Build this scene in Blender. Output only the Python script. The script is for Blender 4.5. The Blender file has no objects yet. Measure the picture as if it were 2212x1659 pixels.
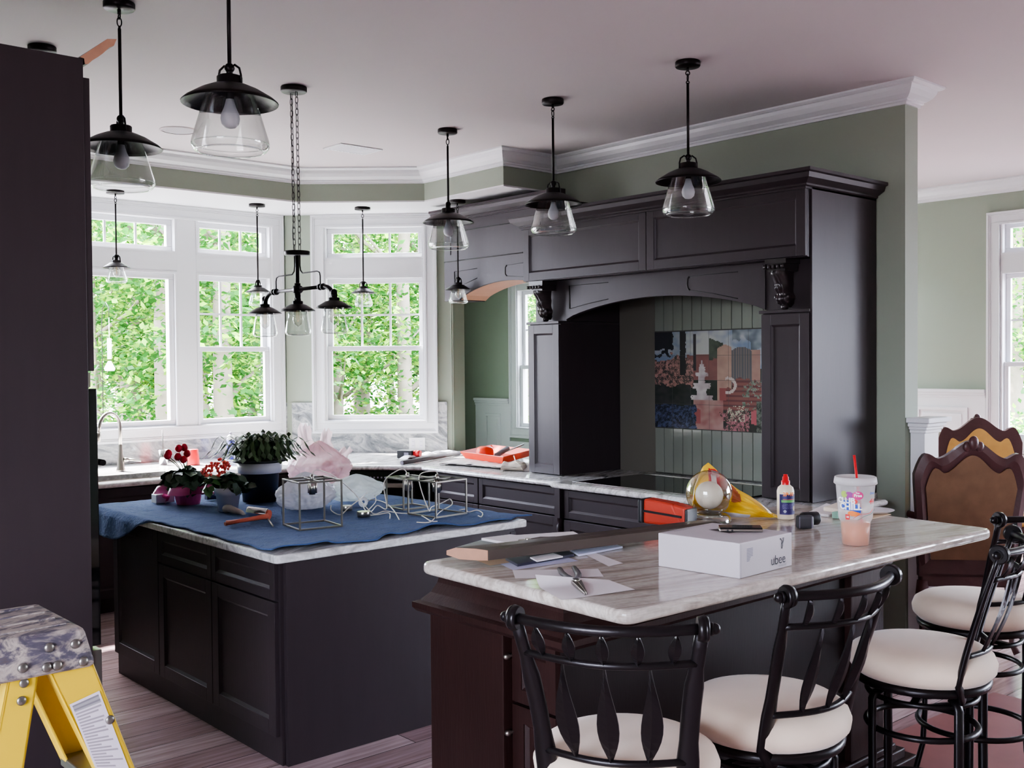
import bpy, bmesh, math, random
from math import sin, cos, pi, radians, sqrt, atan2
from mathutils import Vector, Matrix, noise
random.seed(7)
sc = bpy.context.scene
C = sc.collection
V = Vector

# ------------------------------------------------------------------ camera
# house frame: +X towards the range wall, +Y along it away from the viewer
FPX, PITCH, ROLL, YAW, HC = 2250.2, 0.0213555, -0.0081792, 0.7256756, 1.72
_F0 = V((sin(YAW), cos(YAW), 0)); _R0 = V((cos(YAW), -sin(YAW), 0)); _Z = V((0, 0, 1))
_F = cos(PITCH)*_F0 - sin(PITCH)*_Z
_U = sin(PITCH)*_F0 + cos(PITCH)*_Z
CX = cos(ROLL)*_R0 + sin(ROLL)*_U
CY = -sin(ROLL)*_R0 + cos(ROLL)*_U
def at(x, y, ax, val):
    """room point where the sight line of a 2212x1659 photo point meets the plane ax=val"""
    d = _F + (x-1106)/FPX*CX - (y-829.5)/FPX*CY
    i = 'xyz'.index(ax); o = V((0, 0, HC)); t = (val-o[i])/d[i]
    return o + t*d
cam = bpy.data.cameras.new('camera'); co = bpy.data.objects.new('camera', cam); C.objects.link(co)
co.matrix_world = Matrix(((CX[0], CY[0], -_F[0], 0), (CX[1], CY[1], -_F[1], 0), (CX[2], CY[2], -_F[2], HC), (0, 0, 0, 1)))
cam.sensor_width = 36; cam.lens = 36*FPX/2212; cam.clip_end = 200; cam.clip_start = .05
sc.camera = co

# ------------------------------------------------------------------ materials
def lin(c):
    c = c/255
    return c/12.92 if c <= .04045 else ((c+.055)/1.055)**2.4
def S(r, g, b): return (lin(r), lin(g), lin(b), 1)
def newmat(name):
    m = bpy.data.materials.new(name); m.use_nodes = True
    nt = m.node_tree; b = nt.nodes['Principled BSDF']
    return m, nt, b
def mat(name, col, rough=.5, metal=0, spec=.5, bump=0, bscale=60, var=0, vscale=8, coat=0, trans=0, sheen=0, emis=None, stretch=None, alpha=1):
    m, nt, b = newmat(name); N = nt.nodes; L = nt.links
    b.inputs['Base Color'].default_value = col
    b.inputs['Roughness'].default_value = rough; b.inputs['Metallic'].default_value = metal
    b.inputs['Specular IOR Level'].default_value = spec
    b.inputs['Coat Weight'].default_value = coat
    b.inputs['Transmission Weight'].default_value = trans
    b.inputs['Sheen Weight'].default_value = sheen
    b.inputs['Alpha'].default_value = alpha
    if emis: b.inputs['Emission Color'].default_value = emis[0]; b.inputs['Emission Strength'].default_value = emis[1]
    if bump or var:
        tc = N.new('ShaderNodeTexCoord'); src = tc.outputs['Object']
        if stretch:
            mp = N.new('ShaderNodeMapping'); mp.inputs['Scale'].default_value = stretch
            L.new(src, mp.inputs['Vector']); src = mp.outputs['Vector']
    if var:
        n = N.new('ShaderNodeTexNoise'); n.inputs['Scale'].default_value = vscale; n.inputs['Detail'].default_value = 5
        L.new(src, n.inputs['Vector'])
        hs = N.new('ShaderNodeMix'); hs.data_type = 'RGBA'
        hs.inputs[6].default_value = tuple(max(0, c*(1-var)) for c in col[:3])+(1,)
        hs.inputs[7].default_value = tuple(min(1, c*(1+var)) for c in col[:3])+(1,)
        L.new(n.outputs['Fac'], hs.inputs[0]); L.new(hs.outputs[2], b.inputs['Base Color'])
    if bump:
        n2 = N.new('ShaderNodeTexNoise'); n2.inputs['Scale'].default_value = bscale; n2.inputs['Detail'].default_value = 3
        L.new(src, n2.inputs['Vector'])
        bp = N.new('ShaderNodeBump'); bp.inputs['Strength'].default_value = bump; bp.inputs['Distance'].default_value = .01
        L.new(n2.outputs['Fac'], bp.inputs['Height']); L.new(bp.outputs['Normal'], b.inputs['Normal'])
    return m
def ramp(N, stops):
    r = N.new('ShaderNodeValToRGB'); e = r.color_ramp.elements
    while len(e) > 1: e.remove(e[0])
    e[0].position = stops[0][0]; e[0].color = stops[0][1]
    for p, c in stops[1:]:
        k = e.new(p); k.color = c
    return r
def stone(name, ang, c1, c2, c3, c4, scale=(2.2, 9, 9), rough=.12):
    m, nt, b = newmat(name); N = nt.nodes; L = nt.links
    tc = N.new('ShaderNodeTexCoord'); mp = N.new('ShaderNodeMapping')
    mp.vector_type = 'TEXTURE'; mp.inputs['Rotation'].default_value = ang
    mp.inputs['Scale'].default_value = tuple(1/s for s in scale)
    L.new(tc.outputs['Object'], mp.inputs['Vector'])
    n1 = N.new('ShaderNodeTexNoise'); n1.inputs['Scale'].default_value = 1.0; n1.inputs['Detail'].default_value = 9
    n1.inputs['Roughness'].default_value = .62; n1.inputs['Distortion'].default_value = 1.3
    L.new(mp.outputs['Vector'], n1.inputs['Vector'])
    r = ramp(N, [(.25, c1), (.42, c2), (.52, c3), (.60, c2), (.72, c4)])
    L.new(n1.outputs['Fac'], r.inputs['Fac'])
    n2 = N.new('ShaderNodeTexNoise'); n2.inputs['Scale'].default_value = 60; n2.inputs['Detail'].default_value = 2
    L.new(tc.outputs['Object'], n2.inputs['Vector'])
    mx = N.new('ShaderNodeMix'); mx.data_type = 'RGBA'; mx.blend_type = 'MULTIPLY'; mx.inputs[0].default_value = .35
    L.new(r.outputs['Color'], mx.inputs[6]); L.new(n2.outputs['Fac'], mx.inputs[7]); L.new(mx.outputs[2], b.inputs['Base Color'])
    b.inputs['Roughness'].default_value = rough; b.inputs['Specular IOR Level'].default_value = .5
    return m
def thin_glass(name, tint=(.97, .98, .97, 1), edge=.35, rough=.02, base=.03):
    m = bpy.data.materials.new(name); m.use_nodes = True; nt = m.node_tree; N = nt.nodes; L = nt.links
    N.clear()
    o = N.new('ShaderNodeOutputMaterial'); t = N.new('ShaderNodeBsdfTransparent'); t.inputs[0].default_value = tint
    g = N.new('ShaderNodeBsdfGlossy'); g.inputs['Roughness'].default_value = rough; g.inputs[0].default_value = (.9, .92, .9, 1)
    lw = N.new('ShaderNodeLayerWeight'); lw.inputs['Blend'].default_value = edge
    ma = N.new('ShaderNodeMath'); ma.operation = 'MULTIPLY_ADD'; ma.inputs[1].default_value = .7; ma.inputs[2].default_value = base
    L.new(lw.outputs['Facing'], ma.inputs[0])
    mx = N.new('ShaderNodeMixShader'); L.new(ma.outputs[0], mx.inputs[0]); L.new(t.outputs[0], mx.inputs[1]); L.new(g.outputs[0], mx.inputs[2])
    L.new(mx.outputs[0], o.inputs[0])
    return m
def translucent(name, col, tr=.5, transp=0, rough=.5, var=0):
    m = bpy.data.materials.new(name); m.use_nodes = True; nt = m.node_tree; N = nt.nodes; L = nt.links
    b = N['Principled BSDF']; b.inputs['Base Color'].default_value = col; b.inputs['Roughness'].default_value = rough
    o = N['Material Output']; t = N.new('ShaderNodeBsdfTranslucent'); t.inputs[0].default_value = col
    mx = N.new('ShaderNodeMixShader'); mx.inputs[0].default_value = tr
    L.new(b.outputs[0], mx.inputs[1]); L.new(t.outputs[0], mx.inputs[2]); last = mx
    if var:
        oi = N.new('ShaderNodeTexCoord'); n = N.new('ShaderNodeTexNoise'); n.inputs['Scale'].default_value = 1.6; n.inputs['Detail'].default_value = 6
        L.new(oi.outputs['Object'], n.inputs['Vector'])
        r = ramp(N, [(.3, tuple(c*(1-var) for c in col[:3])+(1,)), (.5, col), (.68, (min(1, col[0]*(1+var*1.6)), min(1, col[1]*(1+var)), col[2]*(1+var), 1))])
        L.new(n.outputs['Fac'], r.inputs[0]); L.new(r.outputs[0], b.inputs['Base Color']); L.new(r.outputs[0], t.inputs[0])
    if transp:
        tt = N.new('ShaderNodeBsdfTransparent'); m2 = N.new('ShaderNodeMixShader'); m2.inputs[0].default_value = transp
        L.new(mx.outputs[0], m2.inputs[1]); L.new(tt.outputs[0], m2.inputs[2]); last = m2
    L.new(last.outputs[0], o.inputs[0])
    return m
def painted_mat(name, rough=.3, grout=None):
    m, nt, b = newmat(name); a = nt.nodes.new('ShaderNodeVertexColor'); a.layer_name = 'Col'
    nt.links.new(a.outputs['Color'], b.inputs['Base Color']); b.inputs['Roughness'].default_value = rough
    return m

WOOD = mat('espresso wood', S(52, 44, 47), .40, bump=.03, bscale=18, var=.10, vscale=3, stretch=(9, 9, 1), spec=.3)
WOODB = mat('brown espresso wood', S(48, 28, 26), .45, bump=.1, bscale=14, var=.3, vscale=3, stretch=(8, 8, 1), spec=.3)
WOODI = mat('dark interior and edge shade', S(20, 16, 16), .6)
RAW = mat('raw cut wood', S(180, 136, 110), .7, var=.2, vscale=25)
RAWU = mat('unstained plywood', S(170, 128, 100), .6, var=.15, vscale=6)
WALL = mat('sage green wall paint', S(150, 159, 143), .6, bump=.02, bscale=220)
WHITE = mat('white trim paint', S(226, 227, 230), .32)
CEIL = mat('white ceiling paint', S(206, 198, 198), .75, bump=.02, bscale=150)
SOFF = mat('white soffit paint', S(228, 228, 230), .6)
VINYL = mat('white vinyl window frame', S(224, 225, 228), .28)
GRAN = stone('grey white granite', (0, 0, .35), S(120, 116, 112), S(196, 194, 190), S(236, 236, 234), S(140, 134, 128))
GRANB = stone('brown veined granite', (0, 0, -.25), S(140, 128, 118), S(202, 190, 178), S(232, 224, 214), S(160, 146, 134), scale=(1.6, 10, 9), rough=.10)
GRANW = stone('grey veined granite splash', (.5, .25, .3), S(84, 90, 94), S(150, 154, 156), S(206, 207, 206), S(104, 104, 104), scale=(2.2, 4, 7))
BLACKM = mat('dark bronze metal', S(34, 30, 30), .38, metal=.75, bump=.04, bscale=90)
IRON = mat('black wrought iron', S(30, 25, 27), .33, metal=.55, spec=.6, bump=.05, bscale=60)
STEEL = mat('brushed nickel', S(178, 172, 164), .28, metal=1)
STEELG = mat('grey satin steel', S(126, 122, 116), .35, metal=.85)
CHROME = mat('polished steel', S(215, 215, 215), .12, metal=1)
CREAM = mat('cream suede fabric', S(224, 203, 182), .85, var=.09, vscale=9, bump=.05, bscale=200, sheen=.3)
GLASS = thin_glass('clear window glass', (.98, .99, .985, 1), .12, 0, .02)
SHADEG = thin_glass('clear blown glass', (.93, .95, .94, 1), .42, .04, .05)
BULB = mat('frosted white bulb', S(205, 205, 212), .35, trans=0)
BULBC = thin_glass('clear bulb glass', (.97, .95, .9, 1), .4, .02, .05)
FILA = mat('bulb filament', S(240, 205, 150), .4, metal=.3)
BLUE = mat('blue moving blanket', S(70, 90, 130), .95, bump=.9, bscale=55, var=.2, vscale=14, sheen=.05, spec=.15)
BLACKG = mat('black glass', S(10, 10, 11), .04, spec=.6)
BLACKP = mat('black plastic', S(34, 34, 38), .4)
WHITEP = mat('white plastic', S(232, 232, 234), .35)
PAPER = mat('white paper', S(226, 220, 222), .8)
PAPERB = mat('bluish paper', S(190, 190, 214), .8)
PAPERG = mat('grey green paper', S(150, 156, 150), .8)
RED = mat('red plastic', S(205, 36, 40), .35)
ORANGE = mat('orange plastic', S(236, 74, 36), .4)
ORANGEF = mat('orange red nylon', S(186, 62, 40), .6, bump=.1, bscale=120)
GREYF = mat('grey fabric', S(110, 108, 108), .8)
CANVAS = mat('folded canvas drop cloth', S(216, 210, 206), .9, bump=.2, bscale=60)
CLOTHG = mat('grey hem', S(150, 150, 156), .9)
YELLOWL = mat('yellow fibreglass', S(212, 178, 38), .42, var=.06, vscale=4, bump=.03, bscale=90)
LCAP = stone('paint stained ladder cap', (0, 0, .2), S(44, 38, 44), S(84, 78, 90), S(178, 164, 154), S(96, 80, 72), scale=(9, 26, 20), rough=.6)
SOIL = mat('potting soil', S(48, 38, 32), .95, bump=.4, bscale=60)
LEAFD = mat('dark green leaf', S(40, 66, 44), .45, var=.4, vscale=18)
LEAFM = mat('mid green leaf', S(66, 104, 54), .45, var=.4, vscale=18)
LEAFC = mat('cactus green leaf', S(62, 88, 50), .45, var=.45, vscale=12)
PETR = mat('red petal', S(206, 28, 52), .5)
PETC = mat('coral petal', S(238, 106, 92), .5, var=.15, vscale=40)
PINKF = translucent('pink foil wrap', S(222, 96, 160), .4, .12, .3)
BAGP = translucent('pink tinted plastic film', S(232, 205, 208), .5, .2, .3, .06)
BAGW = translucent('white plastic film', S(232, 232, 238), .4, .06, .3)
BAGC = translucent('milky clear plastic film', S(225, 232, 228), .5, .45, .25)
DRINK = mat('orange tea', S(226, 136, 76), .35)
CUPM = translucent('frosted cup plastic', S(228, 226, 226), .4, .6, .3)
SNACK = mat('shiny yellow foil', S(226, 176, 34), .25, var=.18, vscale=12, spec=.8, bump=.25, bscale=14)
SOLID = mat('clear crystal', (1, 1, 1, 1), .0, trans=1)
PORC = mat('white ceramic', S(228, 226, 236), .3)
UPH = mat('tan damask upholstery', S(128, 98, 74), .8, var=.25, vscale=14, bump=.1, bscale=120)
UPHY = mat('gold damask upholstery', S(206, 160, 90), .8, var=.18, vscale=14)
CARV = mat('carved mahogany', S(84, 54, 54), .4, bump=.25, bscale=28, var=.25, vscale=8)
RUG = mat('reddish brown floor paper', S(132, 84, 80), .75, var=.2, vscale=5)
BARK = mat('tree bark', S(128, 118, 104), .9, var=.35, vscale=5, bump=.5, bscale=12)
LEAF1 = translucent('bright spring leaf', S(132, 178, 56), .5, 0, .5, .6)
LEAF2 = translucent('deep green leaf', S(50, 104, 38), .5, 0, .5, .4)
PAINTG = painted_mat('painted glossy surface', .12)
PAINTM = painted_mat('printed surface', .5)
INK = mat('black ink', S(40, 36, 44), .6)
INKG = mat('grey ink', S(140, 136, 150), .6)
TEXTW = mat('white ink', S(240, 240, 240), .5)

def floor_mat():
    m, nt, b = newmat('hardwood planks'); N = nt.nodes; L = nt.links
    tc = N.new('ShaderNodeTexCoord')
    br = N.new('ShaderNodeTexBrick'); br.inputs['Scale'].default_value = 1
    br.inputs['Brick Width'].default_value = 1.7; br.inputs['Row Height'].default_value = .19
    br.inputs['Mortar Size'].default_value = .0022; br.inputs['Mortar Smooth'].default_value = .2
    br.offset = .37; br.inputs['Bias'].default_value = 0
    br.inputs['Color1'].default_value = S(206, 184, 182); br.inputs['Color2'].default_value = S(166, 138, 138)
    br.inputs['Mortar'].default_value = S(58, 42, 40)
    L.new(tc.outputs['Object'], br.inputs['Vector'])
    mp = N.new('ShaderNodeMapping'); mp.inputs['Scale'].default_value = (1.5, 22, 1)
    L.new(tc.outputs['Object'], mp.inputs['Vector'])
    n = N.new('ShaderNodeTexNoise'); n.inputs['Scale'].default_value = 2; n.inputs['Detail'].default_value = 6
    L.new(mp.outputs[0], n.inputs['Vector'])
    r = ramp(N, [(.3, (.55, .5, .5, 1)), (.7, (1.1, 1.1, 1.15, 1))])
    L.new(n.outputs['Fac'], r.inputs[0])
    mx = N.new('ShaderNodeMix'); mx.data_type = 'RGBA'; mx.blend_type = 'MULTIPLY'; mx.inputs[0].default_value = .8
    L.new(br.outputs['Color'], mx.inputs[6]); L.new(r.outputs[0], mx.inputs[7]); L.new(mx.outputs[2], b.inputs['Base Color'])
    b.inputs['Roughness'].default_value = .17
    return m
FLOOR = floor_mat()
def tile_mat():
    m, nt, b = newmat('glossy sage glass tile'); N = nt.nodes; L = nt.links
    b.inputs['Base Color'].default_value = S(118, 122, 112); b.inputs['Roughness'].default_value = .06; b.inputs['Coat Weight'].default_value = .5
    return m
TILE = tile_mat()
GROUT = mat('dark grout', S(60, 58, 54), .8)

# ------------------------------------------------------------------ mesh helpers
class MB:
    def __init__(s): s.v = []; s.f = []; s.m = []; s.sm = []
    def add(s, vs, fs, mi=0, sm=False):
        n = len(s.v); s.v += [tuple(p) for p in vs]
        for f in fs: s.f.append(tuple(i+n for i in f)); s.m.append(mi); s.sm.append(sm)
        return s
    def box(s, x0, x1, y0, y1, z0, z1, mi=0, fr=None):
        P = [(x0, y0, z0), (x1, y0, z0), (x1, y1, z0), (x0, y1, z0), (x0, y0, z1), (x1, y0, z1), (x1, y1, z1), (x0, y1, z1)]
        if fr: P = [fr(*p) for p in P]
        return s.add(P, [(0, 3, 2, 1), (4, 5, 6, 7), (0, 1, 5, 4), (1, 2, 6, 5), (2, 3, 7, 6), (3, 0, 4, 7)], mi)
    def hexa(s, P, mi=0):
        return s.add(P, [(0, 3, 2, 1), (4, 5, 6, 7), (0, 1, 5, 4), (1, 2, 6, 5), (2, 3, 7, 6), (3, 0, 4, 7)], mi)
    def cyl(s, p0, p1, r0, r1=None, n=14, mi=0, sm=True):
        r1 = r0 if r1 is None else r1
        return s.tube([p0, p1], [r0, r1], n, mi, sm)
    def tube(s, pts, r, n=8, mi=0, sm=True, closed=False, flat=None):
        pts = [V(p) for p in pts]; K = len(pts)
        rs = r if isinstance(r, (list, tuple)) else [r]*K
        rings = []; prev = None
        for i in range(K):
            if closed: d = pts[(i+1) % K]-pts[i-1]
            else: d = pts[min(i+1, K-1)]-pts[max(i-1, 0)]
            if d.length < 1e-9: d = V((0, 0, 1))
            d.normalize()
            if prev is None:
                a = V((0, 0, 1)) if abs(d.z) < .9 else V((1, 0, 0))
                if flat is not None: a = V(flat)
                e1 = (a - d*a.dot(d)).normalized()
            else:
                e1 = (prev - d*prev.dot(d)).normalized()
            prev = e1; e2 = d.cross(e1)
            rr = rs[i]; ra, rb = rr if isinstance(rr, tuple) else (rr, rr)
            rings.append([pts[i]+e1*ra*cos(2*pi*j/n)+e2*rb*sin(2*pi*j/n) for j in range(n)])
        vs = [p for R in rings for p in R]; fs = []
        for i in range(K if closed else K-1):
            k = (i+1) % K
            for j in range(n):
                fs.append((i*n+j, i*n+(j+1) % n, k*n+(j+1) % n, k*n+j))
        s.add(vs, fs, mi, sm)
        if not closed:
            b = len(s.v)-len(vs)
            s.f.append(tuple(b+j for j in reversed(range(n)))); s.m.append(mi); s.sm.append(False)
            s.f.append(tuple(b+(K-1)*n+j for j in range(n))); s.m.append(mi); s.sm.append(False)
        return s
    def lathe(s, c, prof, n=24, mi=0, sm=True, a0=0, a1=2*pi, wob=None):
        c = V(c); vs = []; fs = []; full = abs(a1-a0-2*pi) < 1e-6; k = n if full else n+1
        for i, (r, z) in enumerate(prof):
            for j in range(k):
                a = a0+(a1-a0)*j/n; q = wob(a, i) if wob else 1
                vs.append(c+V((r*q*cos(a), r*q*sin(a), z)))
        for i in range(len(prof)-1):
            for j in range(n):
                j2 = (j+1) % k
                fs.append((i*k+j, i*k+j2, (i+1)*k+j2, (i+1)*k+j))
        return s.add(vs, fs, mi, sm)
    def disc(s, c, r, z, n=24, mi=0):
        return s.add([V(c)+V((r*cos(2*pi*j/n), r*sin(2*pi*j/n), z)) for j in range(n)], [tuple(range(n))], mi)
    def sph(s, c, r, nu=14, nv=9, mi=0, z0=-1, z1=1):
        c = V(c); r = (r, r, r) if not isinstance(r, tuple) else r; vs = []; fs = []
        t0 = math.asin(z0); t1 = math.asin(z1)
        for i in range(nv+1):
            t = t0+(t1-t0)*i/nv
            for j in range(nu):
                a = 2*pi*j/nu; vs.append(c+V((r[0]*cos(t)*cos(a), r[1]*cos(t)*sin(a), r[2]*sin(t))))
        for i in range(nv):
            for j in range(nu): fs.append((i*nu+j, i*nu+(j+1) % nu, (i+1)*nu+(j+1) % nu, (i+1)*nu+j))
        return s.add(vs, fs, mi, True)
    def prism(s, poly, fn, t0, t1, mi=0, sm=False):
        n = len(poly)
        vs = [fn(a, b, t0) for a, b in poly]+[fn(a, b, t1) for a, b in poly]
        fs = [tuple(range(n)), tuple(reversed(range(n, 2*n)))]+[(i, i+n, (i+1) % n+n, (i+1) % n) for i in range(n)]
        return s.add(vs, fs, mi, sm)
    def strip(s, A, B, mi=0, sm=False):
        n = len(A)
        return s.add(list(A)+list(B), [(i, i+1, n+i+1, n+i) for i in range(n-1)], mi, sm)
    def grid(s, nu, nv, fn, mi=0, sm=True):
        vs = [fn(i/nu, j/nv) for j in range(nv+1) for i in range(nu+1)]
        return s.add(vs, [(j*(nu+1)+i, j*(nu+1)+i+1, (j+1)*(nu+1)+i+1, (j+1)*(nu+1)+i) for j in range(nv) for i in range(nu)], mi, sm)
    def sweep(s, prof, path, ztop, side=1, closed=False, mi=0):
        """prof: (out, down) points; path: (x, y); out is to the left of travel * side"""
        n = len(path); P = [V((p[0], p[1])) for p in path]; off = []
        for i in range(n):
            def nrm(a, b):
                d = (b-a).normalized(); return V((-d.y, d.x))*side
            if closed or 0 < i < n-1:
                n1 = nrm(P[i-1], P[i]); n2 = nrm(P[i], P[(i+1) % n]); m = (n1+n2); m = m/(m.dot(n1)) if m.length > 1e-6 else n1
            elif i == 0: m = nrm(P[0], P[1])
            else: m = nrm(P[-2], P[-1])
            off.append(m)
        k = len(prof); vs = []
        for i in range(n):
            for o, d in prof: q = P[i]+off[i]*o; vs.append((q.x, q.y, ztop-d))
        fs = []
        for i in range(n if closed else n-1):
            for j in range(k): fs.append((i*k+j, i*k+(j+1) % k, ((i+1) % n)*k+(j+1) % k, ((i+1) % n)*k+j))
        s.add(vs, fs, mi)
        if not closed:
            b = len(s.v)-len(vs)
            for base, rev in ((b, 1), (b+(n-1)*k, 0)):
                idx = [base+j for j in range(k)]
                s.f.append(tuple(reversed(idx) if rev else idx)); s.m.append(mi); s.sm.append(False)
        return s
    def build(s, name, mats, parent=None, bevel=0, seg=2, sub=0, kind=None, local=False, recalc=True, solid=0):
        me = bpy.data.meshes.new(name)
        vs = s.v
        if parent is not None and not local and parent.name in INV:
            M = INV[parent.name]; vs = [M @ V(p) for p in vs]
        me.from_pydata([tuple(p) for p in vs], [], s.f)
        if not isinstance(mats, (list, tuple)): mats = [mats]
        for m in mats: me.materials.append(m)
        me.polygons.foreach_set('material_index', s.m)
        me.polygons.foreach_set('use_smooth', s.sm)
        if recalc:
            bm = bmesh.new(); bm.from_mesh(me); bmesh.ops.recalc_face_normals(bm, faces=bm.faces); bm.to_mesh(me); bm.free()
        me.update()
        o = bpy.data.objects.new(name, me); C.objects.link(o)
        if parent is not None:
            o.parent = parent
            if parent.name in INV: INV[o.name] = INV[parent.name]
        if kind: o['kind'] = kind
        if solid:
            md = o.modifiers.new('thick', 'SOLIDIFY'); md.thickness = solid; md.offset = 0
        if bevel:
            md = o.modifiers.new('bevel', 'BEVEL'); md.width = bevel; md.segments = seg; md.limit_method = 'ANGLE'; md.angle_limit = radians(40)
        if sub:
            md = o.modifiers.new('sub', 'SUBSURF'); md.levels = sub; md.render_levels = sub
        return o
INV = {}
def tag(o, label, cat, group=None):
    o['label'] = label; o['category'] = cat
    if group: o['group'] = group
    return o
def thing(name, label, cat, loc=(0, 0, 0), rz=0, group=None):
    o = bpy.data.objects.new(name, None); C.objects.link(o)
    o.location = loc; o.rotation_euler = (0, 0, rz); o.empty_display_size = .1
    INV[o.name] = (Matrix.Translation(V(loc)) @ Matrix.Rotation(rz, 4, 'Z')).inverted()
    return tag(o, label, cat, group)
def kids(o): return [c for c in C.objects if c.parent == o]
def copy_tree(o, parent=None):
    c = o.copy(); C.objects.link(c)
    if parent: c.parent = parent
    for k in kids(o): copy_tree(k, c)
    return c
def dup(o, loc, rz, label, group=None, cat=None):
    c = copy_tree(o); c.location = loc; c.rotation_euler = (0, 0, rz); c['label'] = label
    if group: c['group'] = group
    return c
def struct(name, mb, m, **k):
    return mb.build(name, m, kind='structure', **k)
def frame(o, u, w):
    """(u, out, z) frame on a vertical face: origin (x, y), u direction, outward direction"""
    return lambda a, b, z: (o[0]+u[0]*a+w[0]*b, o[1]+u[1]*a+w[1]*b, z)
def cart(poly): return poly
def door_mb(fr, u0, u1, z0, z1, t=.02, fw=.06, mi=0):
    m = MB()
    m.box(u0, u0+fw, 0, t, z0, z1, mi, fr); m.box(u1-fw, u1, 0, t, z0, z1, mi, fr)
    m.box(u0+fw, u1-fw, 0, t, z0, z0+fw, mi, fr); m.box(u0+fw, u1-fw, 0, t, z1-fw, z1, mi, fr)
    a, b, c, d = u0+fw, u1-fw, z0+fw, z1-fw; e = .012
    # sloped sticking and recessed panel
    o = [fr(a, t*.8, c), fr(b, t*.8, c), fr(b, t*.8, d), fr(a, t*.8, d)]
    i = [fr(a+e, t*.35, c+e), fr(b-e, t*.35, c+e), fr(b-e, t*.35, d-e), fr(a+e, t*.35, d-e)]
    m.add(o+i, [(0, 1, 5, 4), (1, 2, 6, 5), (2, 3, 7, 6), (3, 0, 4, 7), (4, 5, 6, 7)], mi)
    return m
def text_geo(s, size, font=None, bold=0):
    cu = bpy.data.curves.new('t', 'FONT'); cu.body = s; cu.size = size; cu.align_x = 'CENTER'; cu.align_y = 'CENTER'
    cu.offset = bold; cu.resolution_u = 3
    o = bpy.data.objects.new('t', cu); C.objects.link(o); dg = bpy.context.evaluated_depsgraph_get()
    ev = o.evaluated_get(dg); me = ev.to_mesh()
    r = ([tuple(v.co) for v in me.vertices], [tuple(p.vertices) for p in me.polygons]); ev.to_mesh_clear()
    bpy.data.objects.remove(o); bpy.data.curves.remove(cu)
    return r
def painted(name, parent, nu, nv, pos, col, m, kind=None, local=False):
    mb = MB(); mb.grid(nu, nv, pos, sm=False); o = mb.build(name, m, parent, local=local, recalc=False)
    ca = o.data.color_attributes.new('Col', 'FLOAT_COLOR', 'CORNER')
    for p in o.data.polygons:
        i = p.index % nu; j = p.index//nu; c = col((i+.5)/nu, (j+.5)/nv)
        for li in p.loop_indices: ca.data[li].color = c
    return o
# ------------------------------------------------------------------ room shell
ZC, ZS = 3.33, 3.055
def wall(name, fr, u0, u1, z0, z1, holes, th=.14, m=None):
    mb = MB(); us = sorted(set([u0, u1]+[h[0] for h in holes]+[h[1] for h in holes]))
    for a, b in zip(us, us[1:]):
        hs = sorted([h for h in holes if h[0] <= a+1e-6 and h[1] >= b-1e-6], key=lambda h: h[2]); z = z0
        for h in hs:
            if h[2] > z: mb.box(a, b, -th, 0, z, h[2], 0, fr)
            z = h[3]
        if z < z1: mb.box(a, b, -th, 0, z, z1, 0, fr)
    return struct(name, mb, m or WALL)
FA = frame((0, 8.43), (1, 0), (0, -1))
DU = V((1.05, -1.04)).normalized()
FB = frame((4.75, 8.40), (DU.x, DU.y), (DU.y, -DU.x))
FR = frame((5.80, 0), (0, 1), (-1, 0))          # range wall, u = Y
FD = frame((9.6, 0), (0, 1), (-1, 0))           # dining wall
FP = frame((7.5, 0), (0, 1), (-1, 0))           # wall of the room seen through the arch
def slab(z0, z1):
    m = MB(); m.prism([(-2.6, -4.2), (9.75, -4.2), (9.75, 5.95), (7.65, 5.95), (7.70, 10.25), (5.85, 7.66), (4.9, 8.6), (-2.6, 8.57)], lambda a, b, t: (a, b, t), z0, z1); return m
struct('floor', slab(-.12, 0), FLOOR)
struct('ceiling', slab(ZC, ZC+.1), CEIL)
wall('wall_back', FA, .45, 4.80, 0, ZC, [(1.70, 4.60, 1.19, 2.955)])
wall('wall_diagonal', FB, -.02, 1.50, 0, ZC, [(.335, 1.245, 1.19, 2.955)])
wall('wall_right', FR, 3.05, 7.37, 0, ZC, [(5.62, 7.352, .915, 2.38)], .15)
wall('wall_left', frame((.6, 0), (0, 1), (1, 0)), 3.62, 8.43, 0, ZC, [])
wall('wall_left_rear', frame((-2.5, 0), (0, 1), (1, 0)), -4.2, 3.62, 0, ZC, [(-.6, 1.6, .9, 2.6)])
wall('wall_left_return', frame((0, 3.62), (1, 0), (0, -1)), -2.6, .6, 0, ZC, [])
wall('wall_rear', frame((0, -4.1), (1, 0), (0, 1)), -2.6, 9.8, 0, ZC, [])
wall('wall_dining', FD, -4.2, 5.8, 0, ZC, [(3.22, 4.13, .97, 2.94), (-3.4, .6, .97, 2.94)])
wall('wall_partition', frame((0, 5.8), (1, 0), (0, -1)), 5.95, 9.6, 0, ZC, [(7.9, 9.2, .97, 2.94)])
wall('wall_passage', FP, 5.8, 9.78, 0, ZC, [(7.55, 8.36, 1.0, 2.94)])
_d = V((1.64, 2.3)).normalized()
wall('wall_passage_end', frame((5.90, 7.44), (_d.x, _d.y), (_d.y, -_d.x)), 0, 2.82, 0, ZC, [], .06)
outline = [(.6, 8.43), (.6, 7.66), (4.46, 7.66), (5.235, 6.98), (5.235, 5.98), (5.80, 5.98), (5.80, 7.36), (4.75, 8.40), (4.70, 8.43)]
mb = MB(); mb.prism(outline, lambda a, b, t: (a, b, t), ZS+.012, ZC); struct('wall_soffit_band', mb, WALL)
mb = MB(); mb.prism(outline, lambda a, b, t: (a, b, t), ZS, ZS+.012); struct('ceiling_soffit', mb, SOFF)
CROWN = [(0, 0), (.115, 0), (.115, .012), (.1, .022), (.085, .024), (.078, .045), (.06, .072), (.036, .09), (.026, .093), (.026, .104), (.014, .108), (.014, .122), (0, .122)]
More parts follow.
